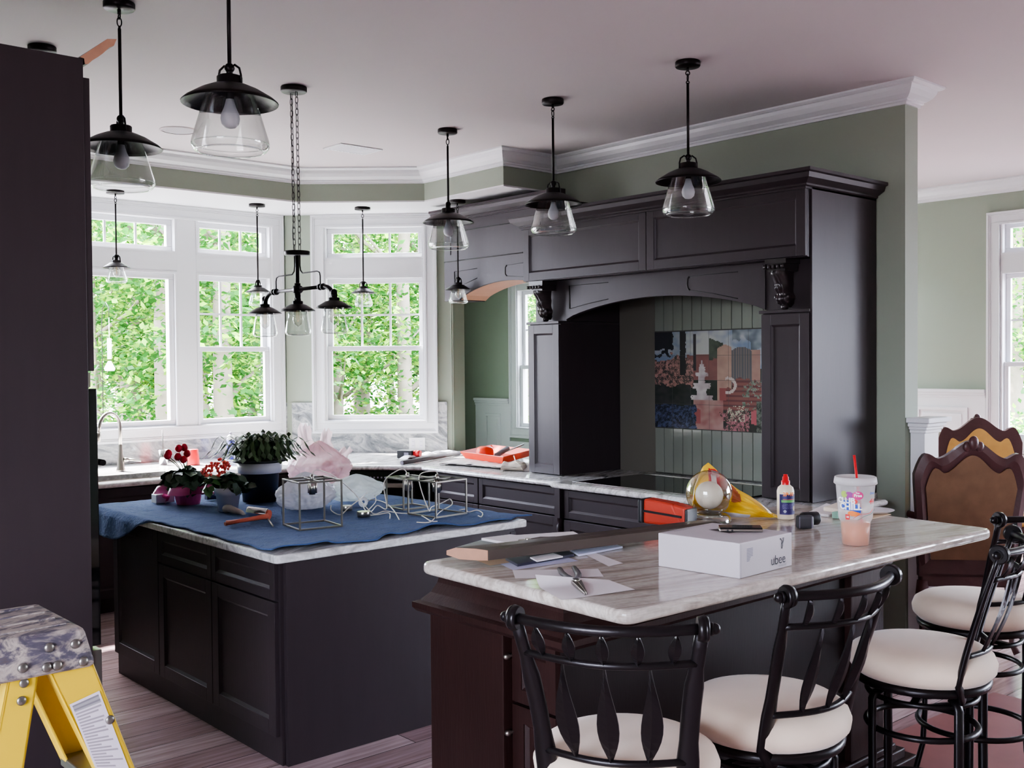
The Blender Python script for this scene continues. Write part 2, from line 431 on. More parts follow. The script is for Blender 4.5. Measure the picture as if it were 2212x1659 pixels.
mb = MB(); mb.sweep(CROWN, [(.6, 7.66), (4.46, 7.66), (5.235, 6.98), (5.235, 5.98), (5.80, 5.98), (5.80, 3.05), (5.95, 3.05), (5.95, 5.8)], ZC, -1); struct('trim_1', mb, WHITE)
mb = MB(); mb.sweep(CROWN, [(9.6, 5.8), (9.6, -4.1)], ZC, -1); struct('trim_2', mb, WHITE)

def casing(mb, fr, u0, u1, z0, z1, w=.115):
    def ring(a, b, o0, o1):
        mb.box(u0+a, u1-a, o0, o1, z1-b, z1-a, 0, fr); mb.box(u0+a, u1-a, o0, o1, z0+a, z0+b, 0, fr)
        mb.box(u0+a, u0+b, o0, o1, z0+b, z1-b, 0, fr); mb.box(u1-b, u1-a, o0, o1, z0+b, z1-b, 0, fr)
    ring(0, .022, 0, .036); ring(.022, .034, 0, .028); ring(.034, w-.02, 0, .02); ring(w-.02, w, 0, .027)
def ringbox(mb, fr, u0, u1, z0, z1, w, o0, o1):
    mb.box(u0, u1, o0, o1, z1-w, z1, 0, fr); mb.box(u0, u1, o0, o1, z0, z0+w, 0, fr)
    mb.box(u0, u0+w, o0, o1, z0+w, z1-w, 0, fr); mb.box(u1-w, u1, o0, o1, z0+w, z1-w, 0, fr)
def pane(fr, u0, u1, z0, z1, o, par):
    m = MB(); m.add([fr(u0, o, z0), fr(u1, o, z0), fr(u1, o, z1), fr(u0, o, z1)], [(0, 1, 2, 3)]); return m.build('pane', GLASS, par)
def window(name, fr, cas, units, zt=(2.65, 2.955), zd=(1.19, 2.50), sill=False, zmeet=1.85):
    w = bpy.data.objects.new(name, None); C.objects.link(w); w['kind'] = 'structure'; w.empty_display_size = .1
    mb = MB(); casing(mb, fr, *cas); u0, u1, z0, z1 = cas[0]+.115, cas[1]-.115, cas[2]+.105, cas[3]-.1
    for (a, b), (c, d) in zip(units, units[1:]): mb.box(b[1] if isinstance(b, tuple) else b, c, -.1, .008, z0, z1, 0, fr)
    mb.build('casing', WHITE, w, bevel=.003)
    for un in units:
        a, b = un[0], un[1]; nl, kind = UN[un]
        mb = MB(); mb.box(a, b, -.1, .008, zd[1], zt[0], 0, fr); mb.build('head_board', WHITE, w)
        mb = MB()
        for za, zb in (zt, zd):
            ringbox(mb, fr, a, b, za, zb, .018, -.13, .012)
        mb.build('jamb', WHITE, w)
        mb = MB(); ringbox(mb, fr, a+.018, b-.018, zt[0]+.018, zt[1]-.018, .045, -.10, -.05); s = mb.build('transom_sash', VINYL, w, bevel=.004)
        ga, gb = a+.063, b-.063
        mb = MB()
        for k in range(1, nl): u = ga+(gb-ga)*k/nl; mb.box(u-.009, u+.009, -.083, -.067, zt[0]+.063, zt[1]-.063, 0, fr)
        mb.build('muntin', VINYL, s)
        pane(fr, ga, gb, zt[0]+.063, zt[1]-.063, -.075, s)
        if kind == 'pic':
            mb = MB(); ringbox(mb, fr, a+.018, b-.018, zd[0]+.018, zd[1]-.018, .045, -.09, -.02); s = mb.build('picture_sash', VINYL, w, bevel=.004)
            pane(fr, ga, gb, zd[0]+.063, zd[1]-.063, -.06, s)
        else:
            zm = zmeet
            mb = MB(); ringbox(mb, fr, a+.018, b-.018, zm-.02, zd[1]-.018, .042, -.10, -.062); s = mb.build('upper_sash', VINYL, w, bevel=.004)
            mb = MB(); zu0, zu1 = zm+.02, zd[1]-.06; zmid = (zu0+zu1)/2
            for k in range(1, nl): u = ga+(gb-ga)*k/nl; mb.box(u-.009, u+.009, -.088, -.072, zu0, zu1, 0, fr)
            mb.box(ga, gb, -.0885, -.0715, zmid-.009, zmid+.009, 0, fr); mb.build('muntin', VINYL, s)
            pane(fr, ga, gb, zu0, zu1, -.08, s)
            mb = MB(); ringbox(mb, fr, a+.018, b-.018, zd[0]+.018, zm+.022, .042, -.06, -.02); s = mb.build('lower_sash', VINYL, w, bevel=.004)
            pane(fr, a+.06, b-.06, zd[0]+.06, zm-.02, -.04, s)
    return w
UN = {(1.70, 2.41): (3, 'dh'), (2.58, 3.72): (4, 'pic'), (3.89, 4.60): (3, 'dh'), (.335, 1.245): (3, 'dh'), (3.22, 4.13): (2, 'dh'), (7.55, 8.36): (2, 'dh'), (-3.4, -1.5): (3, 'dh'), (-1.3, .6): (3, 'dh')}
window('window_1', FA, (1.585, 4.715, 1.085, 3.054), [(1.70, 2.41), (2.58, 3.72), (3.89, 4.60)])
window('window_2', FB, (.22, 1.36, 1.085, 3.054), [(.335, 1.245)])
window('window_3', FD, (3.10, 4.25, .86, 3.04), [(3.22, 4.13)], zd=(.97, 2.50), zmeet=1.66)
window('window_4', FP, (7.43, 8.47, .9, 3.04), [(7.55, 8.36)], zd=(1.0, 2.50), zmeet=1.66)
UN[(7.9, 9.2)] = (3, 'dh')
window('added_window_6', frame((0, 5.8), (1, 0), (0, -1)), (7.78, 9.32, .86, 3.04), [(7.9, 9.2)], zd=(.97, 2.50), zmeet=1.66)  # added out of view to brighten the dining room
window('unseen_window_5', FD, (-3.52, .72, .86, 3.04), [(-3.4, -1.5), (-1.3, .6)], zd=(.97, 2.50), zmeet=1.66)  # out of view, widened to bring more light from the right rear

# granite splash behind the sink run (kept clear of the window casings)
def splash(fr, pieces):
    m = MB()
    for a, b, z0, z1 in pieces: m.box(a, b, .001, .02, max(z0, .9155), z1, 0, fr)
    return m
o = splash(FA, [(1.0, 1.585, .915, 1.365), (1.585, 4.715, .915, 1.083), (4.715, 4.735, .915, 1.365)]).build('stone_backsplash', GRANW)
tag(o, 'veined grey granite backsplash under the wide triple window behind the sink', 'backsplash')
o = splash(FB, [(.03, .22, .915, 1.365), (.22, 1.36, .915, 1.083), (1.36, 1.44, .915, 1.365)]).build('stone_backsplash', GRANW)
tag(o, 'veined grey granite backsplash under the single diagonal window', 'backsplash')

# wainscots, post and door trims
def wainscot(name, fr, u0, u1, ztop, panels):
    m = MB(); m.box(u0, u1, 0, .018, 0, ztop-.06, 0, fr); m.box(u0, u1, 0, .05, ztop-.03, ztop, 0, fr); m.box(u0, u1, 0, .036, ztop-.055, ztop-.03, 0, fr); m.box(u0, u1, 0, .026, ztop-.08, ztop-.055, 0, fr)
    m.box(u0, u1, 0, .03, 0, .16, 0, fr)
    for a, b in panels:
        ringbox(m, fr, a, b, .3, ztop-.17, .03, .018, .032); m.box(a+.06, b-.06, .018, .026, .36, ztop-.23, 0, fr)
    return struct(name, m, WHITE, bevel=.004)
wainscot('trim_3', FD, 4.26, 5.79, 1.43, [(4.42, 4.92), (5.05, 5.6)])
wainscot('trim_4', FD, .73, 3.09, .9, [(.85, 1.9), (2.0, 2.95)])
wainscot('trim_5', FP, 8.48, 9.06, 1.32, [(8.62, 8.88)])
m = MB(); m.box(7.43, 8.47, 0, .03, 0, .86, 0, FP); struct('trim_6', m, WHITE)
# raised panel under the dining window
m = MB(); m.box(3.10, 4.25, 0, .018, 0, .85, 0, FD); ringbox(m, FD, 3.25, 4.1, .2, .72, .03, .018, .032); struct('trim_7', m, WHITE, bevel=.004)
t = thing('newel_post', 'white square post with moulded cap at the end of the green range wall', 'post', (5.93, 2.99, 0))
m = MB(); m.box(5.85, 6.02, 2.955, 3.045, .80, 1.30); m.build('shaft', WHITE, t, bevel=.003)
m = MB(); m.box(5.82, 6.12, 2.92, 3.045, 0, .80); m.build('plinth', WHITE, t, bevel=.004)
m = MB()
for e, z0, z1 in ((.012, 1.28, 1.30), (.02, 1.30, 1.318), (.035, 1.318, 1.34), (.055, 1.342, 1.372)): m.box(5.85-e, 6.02+e, 2.955-e, 3.045, z0, z1)
m.build('cap', WHITE, t, bevel=.005)

# ceiling vent and speaker
t = thing('ceiling_vent', 'white slatted ceiling register near the bay windows', 'vent', (4.33, 6.66, ZC))
m = MB(); ringbox(m, lambda a, b, z: (a, z, ZC-b), 4.15, 4.52, 6.54, 6.79, .03, 0, .008); m.build('frame', WHITE, t, bevel=.002)
m = MB()
for k in range(11): x = 4.19+k*.029; m.hexa([(x, 6.57, ZC-.002), (x+.003, 6.57, ZC-.002), (x+.003, 6.76, ZC-.002), (x, 6.76, ZC-.002), (x+.006, 6.57, ZC-.013), (x+.009, 6.57, ZC-.013), (x+.009, 6.76, ZC-.013), (x+.006, 6.76, ZC-.013)])
m.build('slats', WHITE, t)
m = MB(); m.box(4.17, 4.5, 6.56, 6.77, ZC-.0015, ZC-.0005); m.build('duct_opening', BLACKP, t)
t = thing('ceiling_speaker', 'round flush white ceiling speaker above the island', 'speaker', (3.07, 6.89, ZC))
m = MB(); m.lathe((3.07, 6.89, ZC), [(0, -.006), (.10, -.006), (.112, -.004), (.115, 0)], 32); m.build('grille', mat('grey white speaker grille', S(168, 164, 166), .7), t)
m = MB(); m.lathe((3.07, 6.89, ZC), [(.113, -.007), (.122, -.006), (.125, 0)], 32); m.build('rim', CEIL, t)

# ------------------------------------------------------------------ outdoors
m = MB(); m.box(-60, 80, -50, 90, -.75, -.7); struct('ground', m, mat('woodland floor', S(112, 104, 104), .9, var=.3, vscale=.6))
def crown_mesh(seed, R, zc, nc, nl, ls, name):
    rnd = random.Random(seed); mb = MB()
    for c in range(nc):
        while 1:
            p = V((rnd.uniform(-1, 1), rnd.uniform(-1, 1), rnd.uniform(-1, 1)))
            if .25 < p.length < 1: break
        ce = V((p.x*R[0], p.y*R[1], zc+p.z*R[2])); cr = rnd.uniform(.35, .75)
        for l in range(nl):
            q = ce+V((rnd.gauss(0, cr*.6), rnd.gauss(0, cr*.6), rnd.gauss(0, cr*.35)))
            s = ls*rnd.uniform(.6, 1.3); n = V((rnd.gauss(0, .6), rnd.gauss(0, .6), 1)).normalized()
            a = V((rnd.gauss(0, 1), rnd.gauss(0, 1), rnd.gauss(0, 1))).cross(n).normalized(); b = n.cross(a)
            mb.add([q-a*s, q-b*s*.55+a*s*.1, q+a*s, q+b*s*.55+a*s*.1], [(0, 1, 2, 3)], rnd.random() < .58)
    me = bpy.data.meshes.new(name); me.from_pydata(mb.v, [], mb.f); me.materials.append(LEAF1); me.materials.append(LEAF2)
    me.polygons.foreach_set('material_index', [int(x) for x in mb.m]); me.update(); return me
def trunk_mesh(seed, h, r):
    rnd = random.Random(seed); mb = MB(); x = y = 0; pts = []
    for i in range(9): pts.append((x, y, -.9+h*i/8)); x += rnd.uniform(-.14, .14); y += rnd.uniform(-.14, .14)
    mb.tube(pts, [r*(1-.07*i) for i in range(9)], 10)
    for k in range(7):
        i = rnd.randint(2, 7); b = V(pts[i]); a = rnd.uniform(0, 6.28); L_ = rnd.uniform(.8, 2)
        mb.tube([b, b+V((cos(a)*L_*.5, sin(a)*L_*.5, L_*.35)), b+V((cos(a)*L_, sin(a)*L_, L_*.9))], [r*.35, r*.22, r*.08], 6)
    me = bpy.data.meshes.new('trunk'); me.from_pydata(mb.v, [], mb.f); me.materials.append(BARK)
    me.polygons.foreach_set('use_smooth', mb.sm); me.update(); return me
CM = [crown_mesh(s, R, z, nc, nl, ls, 'crown') for s, R, z, nc, nl, ls in ((1, (2.3, 2.3, 3.6), 4.0, 95, 95, .062), (2, (1.9, 1.9, 3.2), 3.4, 85, 95, .058), (3, (2.6, 2.4, 4.2), 4.6, 105, 95, .066))]
BM_ = [crown_mesh(s, (1.5, 1.5, .9), .5, 44, 95, .055, 'foliage') for s in (5, 6)]
TM = [trunk_mesh(s, h, r) for s, h, r in ((1, 9, .16), (2, 8.5, .11), (3, 10, .2))]
def tree(x, y, k, z=-.2, sc_=1, where='woods behind the kitchen windows'):
    t = thing('leafy_tree', 'tall slim leafy tree in bright spring green in the '+where, 'tree', (x, y, z), random.uniform(0, 6.28), 'trees in the '+where)
    t.scale = (sc_, sc_, sc_)
    for me, n in ((TM[k], 'trunk'), (CM[k], 'crown')):
        o = bpy.data.objects.new(n, me); C.objects.link(o); o.parent = t
def shrub(x, y, k, where='woods behind the kitchen windows', z=-.7):
    o = bpy.data.objects.new('leafy_shrub', BM_[k]); C.objects.link(o); o.location = (x, y, z); o.rotation_euler = (0, 0, random.uniform(0, 6.28))
    tag(o, 'low leafy shrub between the tree trunks in the '+where, 'shrub', 'shrubs in the '+where)
rr = random.Random(11)
for px, Y, k in ((215, 15.5, 1), (290, 18, 2), (350, 14.2, 0), (440, 17, 2), (475, 14, 0), (550, 18.5, 1), (640, 21, 2), (730, 16.5, 1), (790, 19.5, 2), (870, 15.5, 0), (930, 18, 2), (1010, 20, 0), (260, 22.5, 0), (400, 24, 1), (520, 24, 0), (690, 26, 0), (840, 25, 1), (960, 25, 0), (170, 19, 2), (600, 29, 2), (330, 29, 2), (780, 31, 2)):
    p = at(px, 800, 'y', Y); tree(p.x, p.y, k, sc_=1 if Y < 22 else 1.25)
for px, Y, k in ((230, 13.5, 0), (330, 16.5, 1), (410, 15, 0), (500, 13.6, 1), (600, 15.6, 0), (720, 14, 1), (800, 15, 0), (900, 13.8, 1), (300, 21, 1), (560, 21, 0), (860, 21, 1), (450, 20, 0), (700, 21, 1), (960, 17, 0)):
    p = at(px, 800, 'y', Y); shrub(p.x, p.y, k)
W2 = 'yard beside the dining windows'
for px, X_, k in ((1090, 17, 1), (1125, 14, 0), (1150, 20, 2), (2150, 24, 2), (2190, 21.5, 0), (2230, 25, 1), (2300, 23, 2), (2120, 28, 0), (1180, 25, 1)):
    p = at(px, 800, 'x', X_); tree(p.x, p.y, k, where=W2)
for px, X_, k in ((1105, 12.5, 0), (1140, 15, 1), (2170, 18, 0), (2215, 19.5, 1)):
    p = at(px, 800, 'x', X_); shrub(p.x, p.y, k, W2)
p = at(236, 735, 'y', 10.6)
t = thing('bird_feeder', 'white tube bird feeder on a thin hook outside the left kitchen window', 'bird feeder', (p.x, p.y, -.7))
m = MB(); m.tube([(p.x, p.y+.2, -.7), (p.x, p.y+.2, 2.15), (p.x, p.y+.17, 2.3), (p.x, p.y+.08, 2.36), (p.x, p.y, 2.3), (p.x, p.y, 2.2)], .004, 6); m.build('hook', BLACKM, t)
m = MB(); m.cyl((p.x, p.y, 1.78), (p.x, p.y, 1.99), .021); m.cyl((p.x, p.y, 1.99), (p.x, p.y, 2.2), .003); m.build('tube', WHITEP, t)
m = MB(); m.lathe((p.x, p.y, 1.66), [(0, 0), (.045, .0), (.055, .03), (.05, .03), (.015, .10)], 16); m.build('tray', WHITEP, t)

# ------------------------------------------------------------------ light
w = bpy.data.worlds.new('sky'); sc.world = w; w.use_nodes = True
nt = w.node_tree; bg = nt.nodes['Background']
sky = nt.nodes.new('ShaderNodeTexSky'); sky.sky_type = 'NISHITA'; sky.sun_disc = False; sky.sun_elevation = radians(48); sky.sun_rotation = radians(10); sky.air_density = 1; sky.dust_density = 3
mx = nt.nodes.new('ShaderNodeMix'); mx.data_type = 'RGBA'; mx.inputs[0].default_value = .6; mx.inputs[7].default_value = (10, 10.3, 10.8, 1)
nt.links.new(sky.outputs[0], mx.inputs[6]); nt.links.new(mx.outputs[2], bg.inputs[0]); bg.inputs[1].default_value = 3.2
sun = bpy.data.lights.new('sun', 'SUN'); sun.energy = 48; sun.angle = .02; sun.color = (1, .95, .85)
so = bpy.data.objects.new('sun', sun); C.objects.link(so)
so.rotation_euler = V((.16, -1, -1.3)).to_track_quat('-Z', 'Y').to_euler()
def portal(c, d, sx, sz):
    l = bpy.data.lights.new('window_portal', 'AREA'); l.shape = 'RECTANGLE'; l.size = sx; l.size_y = sz; l.cycles.is_portal = True
    o = bpy.data.objects.new('window_portal', l); C.objects.link(o); o.location = c
    o.rotation_euler = V(d).to_track_quat('-Z', 'Z').to_euler()
portal((3.15, 8.6, 2.07), (0, -1, 0), 3.0, 1.8)
q = FB(.79, -.17, 2.07); portal(q, (DU.y, -DU.x, 0), .95, 1.8)
portal((9.78, 3.67, 1.95), (-1, 0, 0), .95, 2.0); portal((9.78, -1.4, 1.95), (-1, 0, 0), 4.0, 2.0)
portal((8.55, 5.98, 1.95), (0, -1, 0), 1.3, 2.0); portal((7.68, 7.95, 1.95), (-1, 0, 0), .85, 2.0)
portal((-2.7, .5, 1.75), (1, 0, 0), 2.3, 1.7)
sc.view_settings.view_transform = 'AgX'; sc.view_settings.look = 'AgX - Medium High Contrast'; sc.view_settings.exposure = .7
sc.view_settings.use_white_balance = True; sc.view_settings.white_balance_temperature = 6000; sc.view_settings.white_balance_tint = 16
sc.cycles.max_bounces = 10; sc.cycles.diffuse_bounces = 5; sc.cycles.transparent_max_bounces = 24; sc.cycles.sample_clamp_indirect = 8
sc.cycles.caustics_reflective = False; sc.cycles.caustics_refractive = False
# ------------------------------------------------------------------ island
t = thing('island_cabinet', 'espresso kitchen island base with drawers over panelled doors', 'cabinet', (2.83, 4.88, 0))
FI = frame((2.185, 0), (0, 1), (-1, 0))
m = MB(); m.box(2.185, 3.50, 3.96, 5.80, .11, .878); m.box(2.20, 3.47, 3.975, 5.79, 0, .11); m.build('body', WOOD, t)
m = MB(); m.box(2.20, 3.50, 3.935, 3.96, 0, .878); m.box(3.47, 3.505, 3.93, 3.955, .1, .86); m.build('end_panel', WOOD, t, bevel=.002)
m = MB(); m.box(2.188, 2.20, 3.962, 5.80, 0, .12); m.build('toe_board', WOOD, t)
ys = [3.972, 4.575, 5.185, 5.795]
for i in range(3):
    a, b = ys[i]+.003, ys[i+1]-.003
    if i < 2:
        door_mb(FI, a, b, .712, .868, .02, .042).build('drawer', WOOD, t, bevel=.0015)
        door_mb(FI, a, b, .125, .702, .02, .062).build('door', WOOD, t, bevel=.0015)
    else: door_mb(FI, a, b, .125, .868, .02, .062).build('door', WOOD, t, bevel=.0015)
NOSE = [(0, 0), (.008, .002), (.016, .009), (.018, .018), (.016, .027), (.008, .034), (0, .036)]
def rounded(poly, r, n=5):
    out = []; K = len(poly)
    for i in range(K):
        p, a, b = V(poly[i]), V(poly[i-1]), V(poly[(i+1) % K]); d1 = (a-p).normalized(); d2 = (b-p).normalized()
        p1 = p+d1*r; p2 = p+d2*r
        for k in range(n+1): s = k/n; out.append(tuple((1-s)**2*p1+2*s*(1-s)*p+s*s*p2))
    return out
t = thing('island_countertop', 'light grey granite countertop on the kitchen island', 'countertop', (2.85, 4.95, .88))
m = MB(); m.prism(rounded([(2.135, 3.905), (3.57, 3.905), (3.57, 5.99), (2.135, 5.99)], .03), lambda a, b, q: (a, b, q), .879, .915); m.build('slab', GRAN, t, bevel=.008, seg=3)

# moving blanket: quilted sheet lying on the island and drooping over its far left corner
def blanket_z(x, y):
    z = .922+.004*noise.noise(V((x*7, y*7, 0)))+.003*noise.noise(V((x*18, y*18, 3)))+.0016*(abs(sin(x*46))**.5+abs(sin(y*46))**.5)*.6
    return z
bx1, by0, by1 = 3.66, 3.955, 6.0
def sm(a, b, x): k = max(0, min(1, (x-a)/(b-a))); return k*k*(3-2*k)
def bl(u, v):
    e = -.022+.022*sm(.40, .60, v)+.15*sm(.58, .82, v)-.02*sm(.93, 1, v)+.008*sin(v*40)*(1-sm(.4, .6, v))
    x0 = 2.135-e; x = x0+(bx1-x0)*u; y = by0+(by1-by0)*v
    if u > .95: x += .03*noise.noise(V((v*5, 0, 1)))
    if v < .5: y += (.028*sin(x*9)+.02*sin(x*23+1))*(1-v*2)*(1-v*2)
    y0e = max(0, 1-v*9)
    z = blanket_z(x, y)+y0e*y0e*(.012*max(0, sin(x*8.5+1.1))+.01*max(0, sin(x*19)))
    if x < 2.135:
        h = 2.135-x; r = min(1, h/.03); z -= h*.95; x = 2.135-.022*r-.10*h-.003*sin(y*30)
        z = min(z, .925)
    if x > 3.57: z -= (x-3.57)*.18
    return V((x, y, z))
m = MB(); m.grid(150, 170, bl); o = m.build('moving_blanket', BLUE, recalc=False, solid=.006)
tag(o, 'quilted blue moving blanket spread over the island and drooping off its far corner', 'blanket')

# ------------------------------------------------------------------ perimeter worktop and base cabinets
t = thing('perimeter_countertop', 'long grey white granite countertop along the windows and the range wall', 'countertop', (4.9, 6.6, .88))
m = MB(); z0, z1 = .879, .915
for a in ((.62, 2.15, 7.14, 8.425), (2.15, 3.25, 7.14, 7.24), (2.15, 3.25, 7.62, 8.425), (3.25, 4.2, 7.14, 8.425)): m.box(*a, z0, z1)
m.prism([(4.2, 7.14), (4.36, 7.14), (4.85, 6.52), (4.85, 4.985), (4.79, 4.985), (4.79, 3.04), (5.53, 3.04), (5.53, 3.22), (5.785, 3.22), (5.785, 7.345), (4.735, 8.375), (4.735, 8.425), (4.2, 8.425)], lambda a, b, q: (a, b, q), z0, z1)
m.sweep(NOSE, [(.62, 7.14), (4.36, 7.14), (4.85, 6.52), (4.85, 4.985), (4.79, 4.985), (4.79, 3.04), (5.53, 3.04), (5.53, 3.22)], z1, -1)
m.build('slab', GRAN, t)
t = thing('kitchen_sink', 'undermount stainless kitchen sink set in the counter below the window', 'sink', (2.7, 7.43, .7))
m = MB(); m.box(2.13, 3.27, 7.22, 7.225, .70, .878); m.box(2.13, 3.27, 7.635, 7.64, .70, .878); m.box(2.13, 2.135, 7.22, 7.64, .70, .878); m.box(3.265, 3.27, 7.22, 7.64, .70, .878); m.box(2.13, 3.27, 7.22, 7.64, .695, .70); m.build('basin', STEEL, t)
m = MB(); m.lathe((2.7, 7.43, .701), [(0, 0), (.035, 0), (.045, .003), (.05, .001)], 20); m.build('drain', CHROME, t)
def base_cabinet(name, label, fr, u0, u1, rows, depth=.6, face=0, group='base cabinets along the walls'):
    c = fr((u0+u1)/2, -.3, 0)
    t = thing(name, label, 'cabinet', (c[0], c[1], 0), 0, group)
    m = MB(); m.box(u0, u1, -depth, 0, .1, .877 if len(rows) > 1 else .68, 0, fr); m.box(u0, u1, -.015, 0, .6, .877, 0, fr); m.box(u0, u1, -depth, -.06, 0, .1, 0, fr); m.build('body', WOOD, t)
    for k, (a, b, z0, z1) in enumerate(rows):
        nm = 'drawer' if z1-z0 < .25 else 'door'
        door_mb(fr, a, b, z0, z1, .02, .045 if nm == 'drawer' else .06).build(nm, WOOD, t, bevel=.0015)
    return t
FK = frame((4.90, 0), (0, 1), (-1, 0)); FK2 = frame((4.84, 0), (0, 1), (-1, 0))
y1033 = at(1033, 1090, 'x', 4.88).y; yq = 4.975
def std(a, b): return [(a+.004, b-.004, .68, .868), (a+.004, b-.004, .115, .67)]
base_cabinet('base_cabinet', 'dark base cabinet beside the diagonal corner, drawer over door', FK, y1033, 6.46, std(y1033, 6.40))
base_cabinet('base_cabinet', 'dark base cabinet with wide drawer just left of the cooktop bump-out', FK, 5.0, y1033-.003, std(5.03, y1033-.003))
base_cabinet('base_cabinet', 'dark base cabinet under the left half of the cooktop', FK2, 4.04, 4.96, std(4.04, 4.93))
base_cabinet('base_cabinet', 'dark base cabinet under the right half of the hood, by the bar', FK2, 3.06, 4.035, std(3.06, 4.035))
t = thing('turned_pilaster', 'dark turned column under the bumped-out counter edge left of the cooktop', 'pilaster', (4.825, 4.965, 0))
m = MB(); m.lathe((4.83, 4.972, 0), [(.028, .1), (.028, .16), (.016, .18), (.024, .24), (.02, .42), (.014, .56), (.024, .60), (.024, .625), (.014, .64), (.026, .655), (.026, .68)], 14); m.build('column', WOOD, t)
m = MB(); m.box(4.80, 4.855, 4.945, 4.995, .68, .877); m.box(4.80, 4.855, 4.945, 4.995, 0, .1); m.build('block', WOOD, t)
FS = frame((0, 7.20), (1, 0), (0, -1))
for k, (a, b, l) in enumerate(((.63, 1.28, 'dark base cabinet at the far left of the window counter behind the tall cabinet'), (2.0, 3.3, 'dark sink base cabinet below the kitchen faucet'), (3.303, 4.2, 'dark base cabinet between the sink and the diagonal corner'))):
    base_cabinet('base_cabinet', l, FS, a, b, [(a+.004, b-.004, .115, .868)] if k == 1 else std(a, b))
base_cabinet('base_cabinet', 'narrow dark base cabinet left of the sink base', FS, 1.283, 1.997, std(1.283, 1.997))
# diagonal corner with a built-in dishwasher
dg = V((4.85-4.36, 6.52-7.14)).normalized(); wn = V((dg.y, -dg.x))
if wn.dot(V((-1, -1))) < 0: wn = -wn
o0 = V((4.375, 7.17))+(-wn)*.03
FG = frame((o0.x, o0.y), (dg.x, dg.y), (wn.x, wn.y))
t = thing('dishwasher', 'black dishwasher with steel trim in the diagonal corner under the counter', 'dishwasher', FG(.4, -.3, 0))
m = MB(); m.box(.06, .72, -.5, 0, .1, .876, 0, FG); m.box(.08, .70, -.5, -.05, .0, .1, 0, FG); m.build('body', BLACKP, t)
m = MB(); m.box(.07, .71, 0, .02, .775, .87, 0, FG); cp = m.build('control_panel', BLACKG, t, bevel=.004)
m = MB()
for k in range(9): m.box(.36+k*.03, .372+k*.03, .02, .0215, .81, .822, 0, FG)
m.build('button', INKG, cp)
m = MB(); m.box(.07, .71, 0, .022, .13, .735, 0, FG); m.build('door', BLACKG, t, bevel=.004)
m = MB(); m.box(.07, .71, .0, .03, .738, .772, 0, FG); m.build('steel_trim', STEEL, t, bevel=.004)

# cooktop
t = thing('cooktop', 'black glass cooktop with steel front and rear edges under the hood', 'cooktop', (5.17, 4.2, .915))
m = MB(); m.box(4.86, 5.53, 3.60, 4.86, .9155, .925); m.build('glass_plate', BLACKG, t)
m = MB(); m.box(4.845, 4.86, 3.59, 4.87, .9155, .9285); m.build('front_trim', CHROME, t, bevel=.002)
m = MB(); m.box(5.53, 5.56, 3.59, 4.87, .9155, .9285); m.build('rear_trim', CHROME, t, bevel=.002)

# ------------------------------------------------------------------ range hood surround
t = thing('range_hood_surround', 'large espresso hood surround with arched valance, carved corbels and side pillars', 'range hood', (5.4, 4.4, .915))
H0, H1 = 3.24, 5.56
m = MB(); m.box(5.07, 5.79, H0, H1, 2.29, 2.70); m.box(5.195, 5.79, H0, H1, 2.005, 2.29)
m.v = []; m.f = []; m.m = []; m.sm = []
m.box(5.07, 5.79, H0, H1, 2.29, 2.70); m.box(5.17, 5.79, H0, 3.58, 2.005, 2.29); m.box(5.17, 5.79, 5.24, H1, 2.005, 2.29); m.build('upper_box', WOOD, t, bevel=.002)
FH = frame((5.07, 0), (0, 1), (-1, 0))
door_mb(FH, 4.40, H1, 2.295, 2.68, .02, .06).build('front_panel', WOOD, t, bevel=.002)
door_mb(FH, H0, 4.394, 2.295, 2.68, .02, .06).build('front_panel', WOOD, t, bevel=.002)
CAB = [(0, 0), (.088, 0), (.088, .018), (.074, .024), (.066, .05), (.03, .072), (.024, .074), (.024, .084), (.012, .09), (.012, .10), (0, .10)]
m = MB(); m.sweep(CAB, [(5.47, H1), (5.05, H1), (5.05, H0), (5.79, H0)], 2.765, -1); m.box(5.05, 5.79, H0, H1, 2.70, 2.75); m.build('crown_moulding', WOOD, t)
arch = [(5.24-1.66*i/24, 2.012+.122*sin(pi*i/24)**.75) for i in range(25)]
m = MB(); m.prism([(5.24, 2.29)]+arch+[(3.58, 2.29)], lambda a, b, q: (q, a, b), 5.16, 5.20); av = m.build('arched_valance', WOOD, t, bevel=.002)
def spandrel(y0, y1, flip):
    P = [(y0, 2.245), (y1, 2.245)]
    ins = [(y0+(y1-y0)*k/8) for k in range(9)]
    lo = [(y, 2.012+.122*max(0, sin(pi*(5.24-y)/1.66))**.75+.045) for y in ins]
    return [(y0, 2.245)]+[(y, z) for y, z in lo]+[(y1, 2.245)]
def edge_shade(par, xp, left, top, bottom):  # dark tubes on the flat board stand for shadowed edges of recessed panels
    m = MB(); m.tube([(xp, y, z) for y, z in left], .0055, 6); m.tube([(xp, y, z) for y, z in top], .0022, 5); m.tube([(xp, y, z) for y, z in bottom], .0028, 5); m.build('spandrel_edge_shade', WOODI, par)
def yz(*pts): return [(lambda p: (p.y, p.z))(at(x, y, 'x', 5.16)) for x, y in pts]
edge_shade(av, 5.160, yz((1230, 617), (1231, 667)), yz((1230, 617), (1314, 610)), yz((1231, 667), (1270, 656), (1314, 646)))
edge_shade(av, 5.160, yz((1489, 598), (1485, 602), (1484, 614), (1486, 623), (1490, 627)), yz((1489, 598), (1540, 592), (1594, 587)), yz((1490, 627), (1540, 634), (1594, 645)))
m = MB(); m.box(5.20, 5.79, 3.58, 5.24, 2.27, 2.29); m.build('liner', WOODI, t)
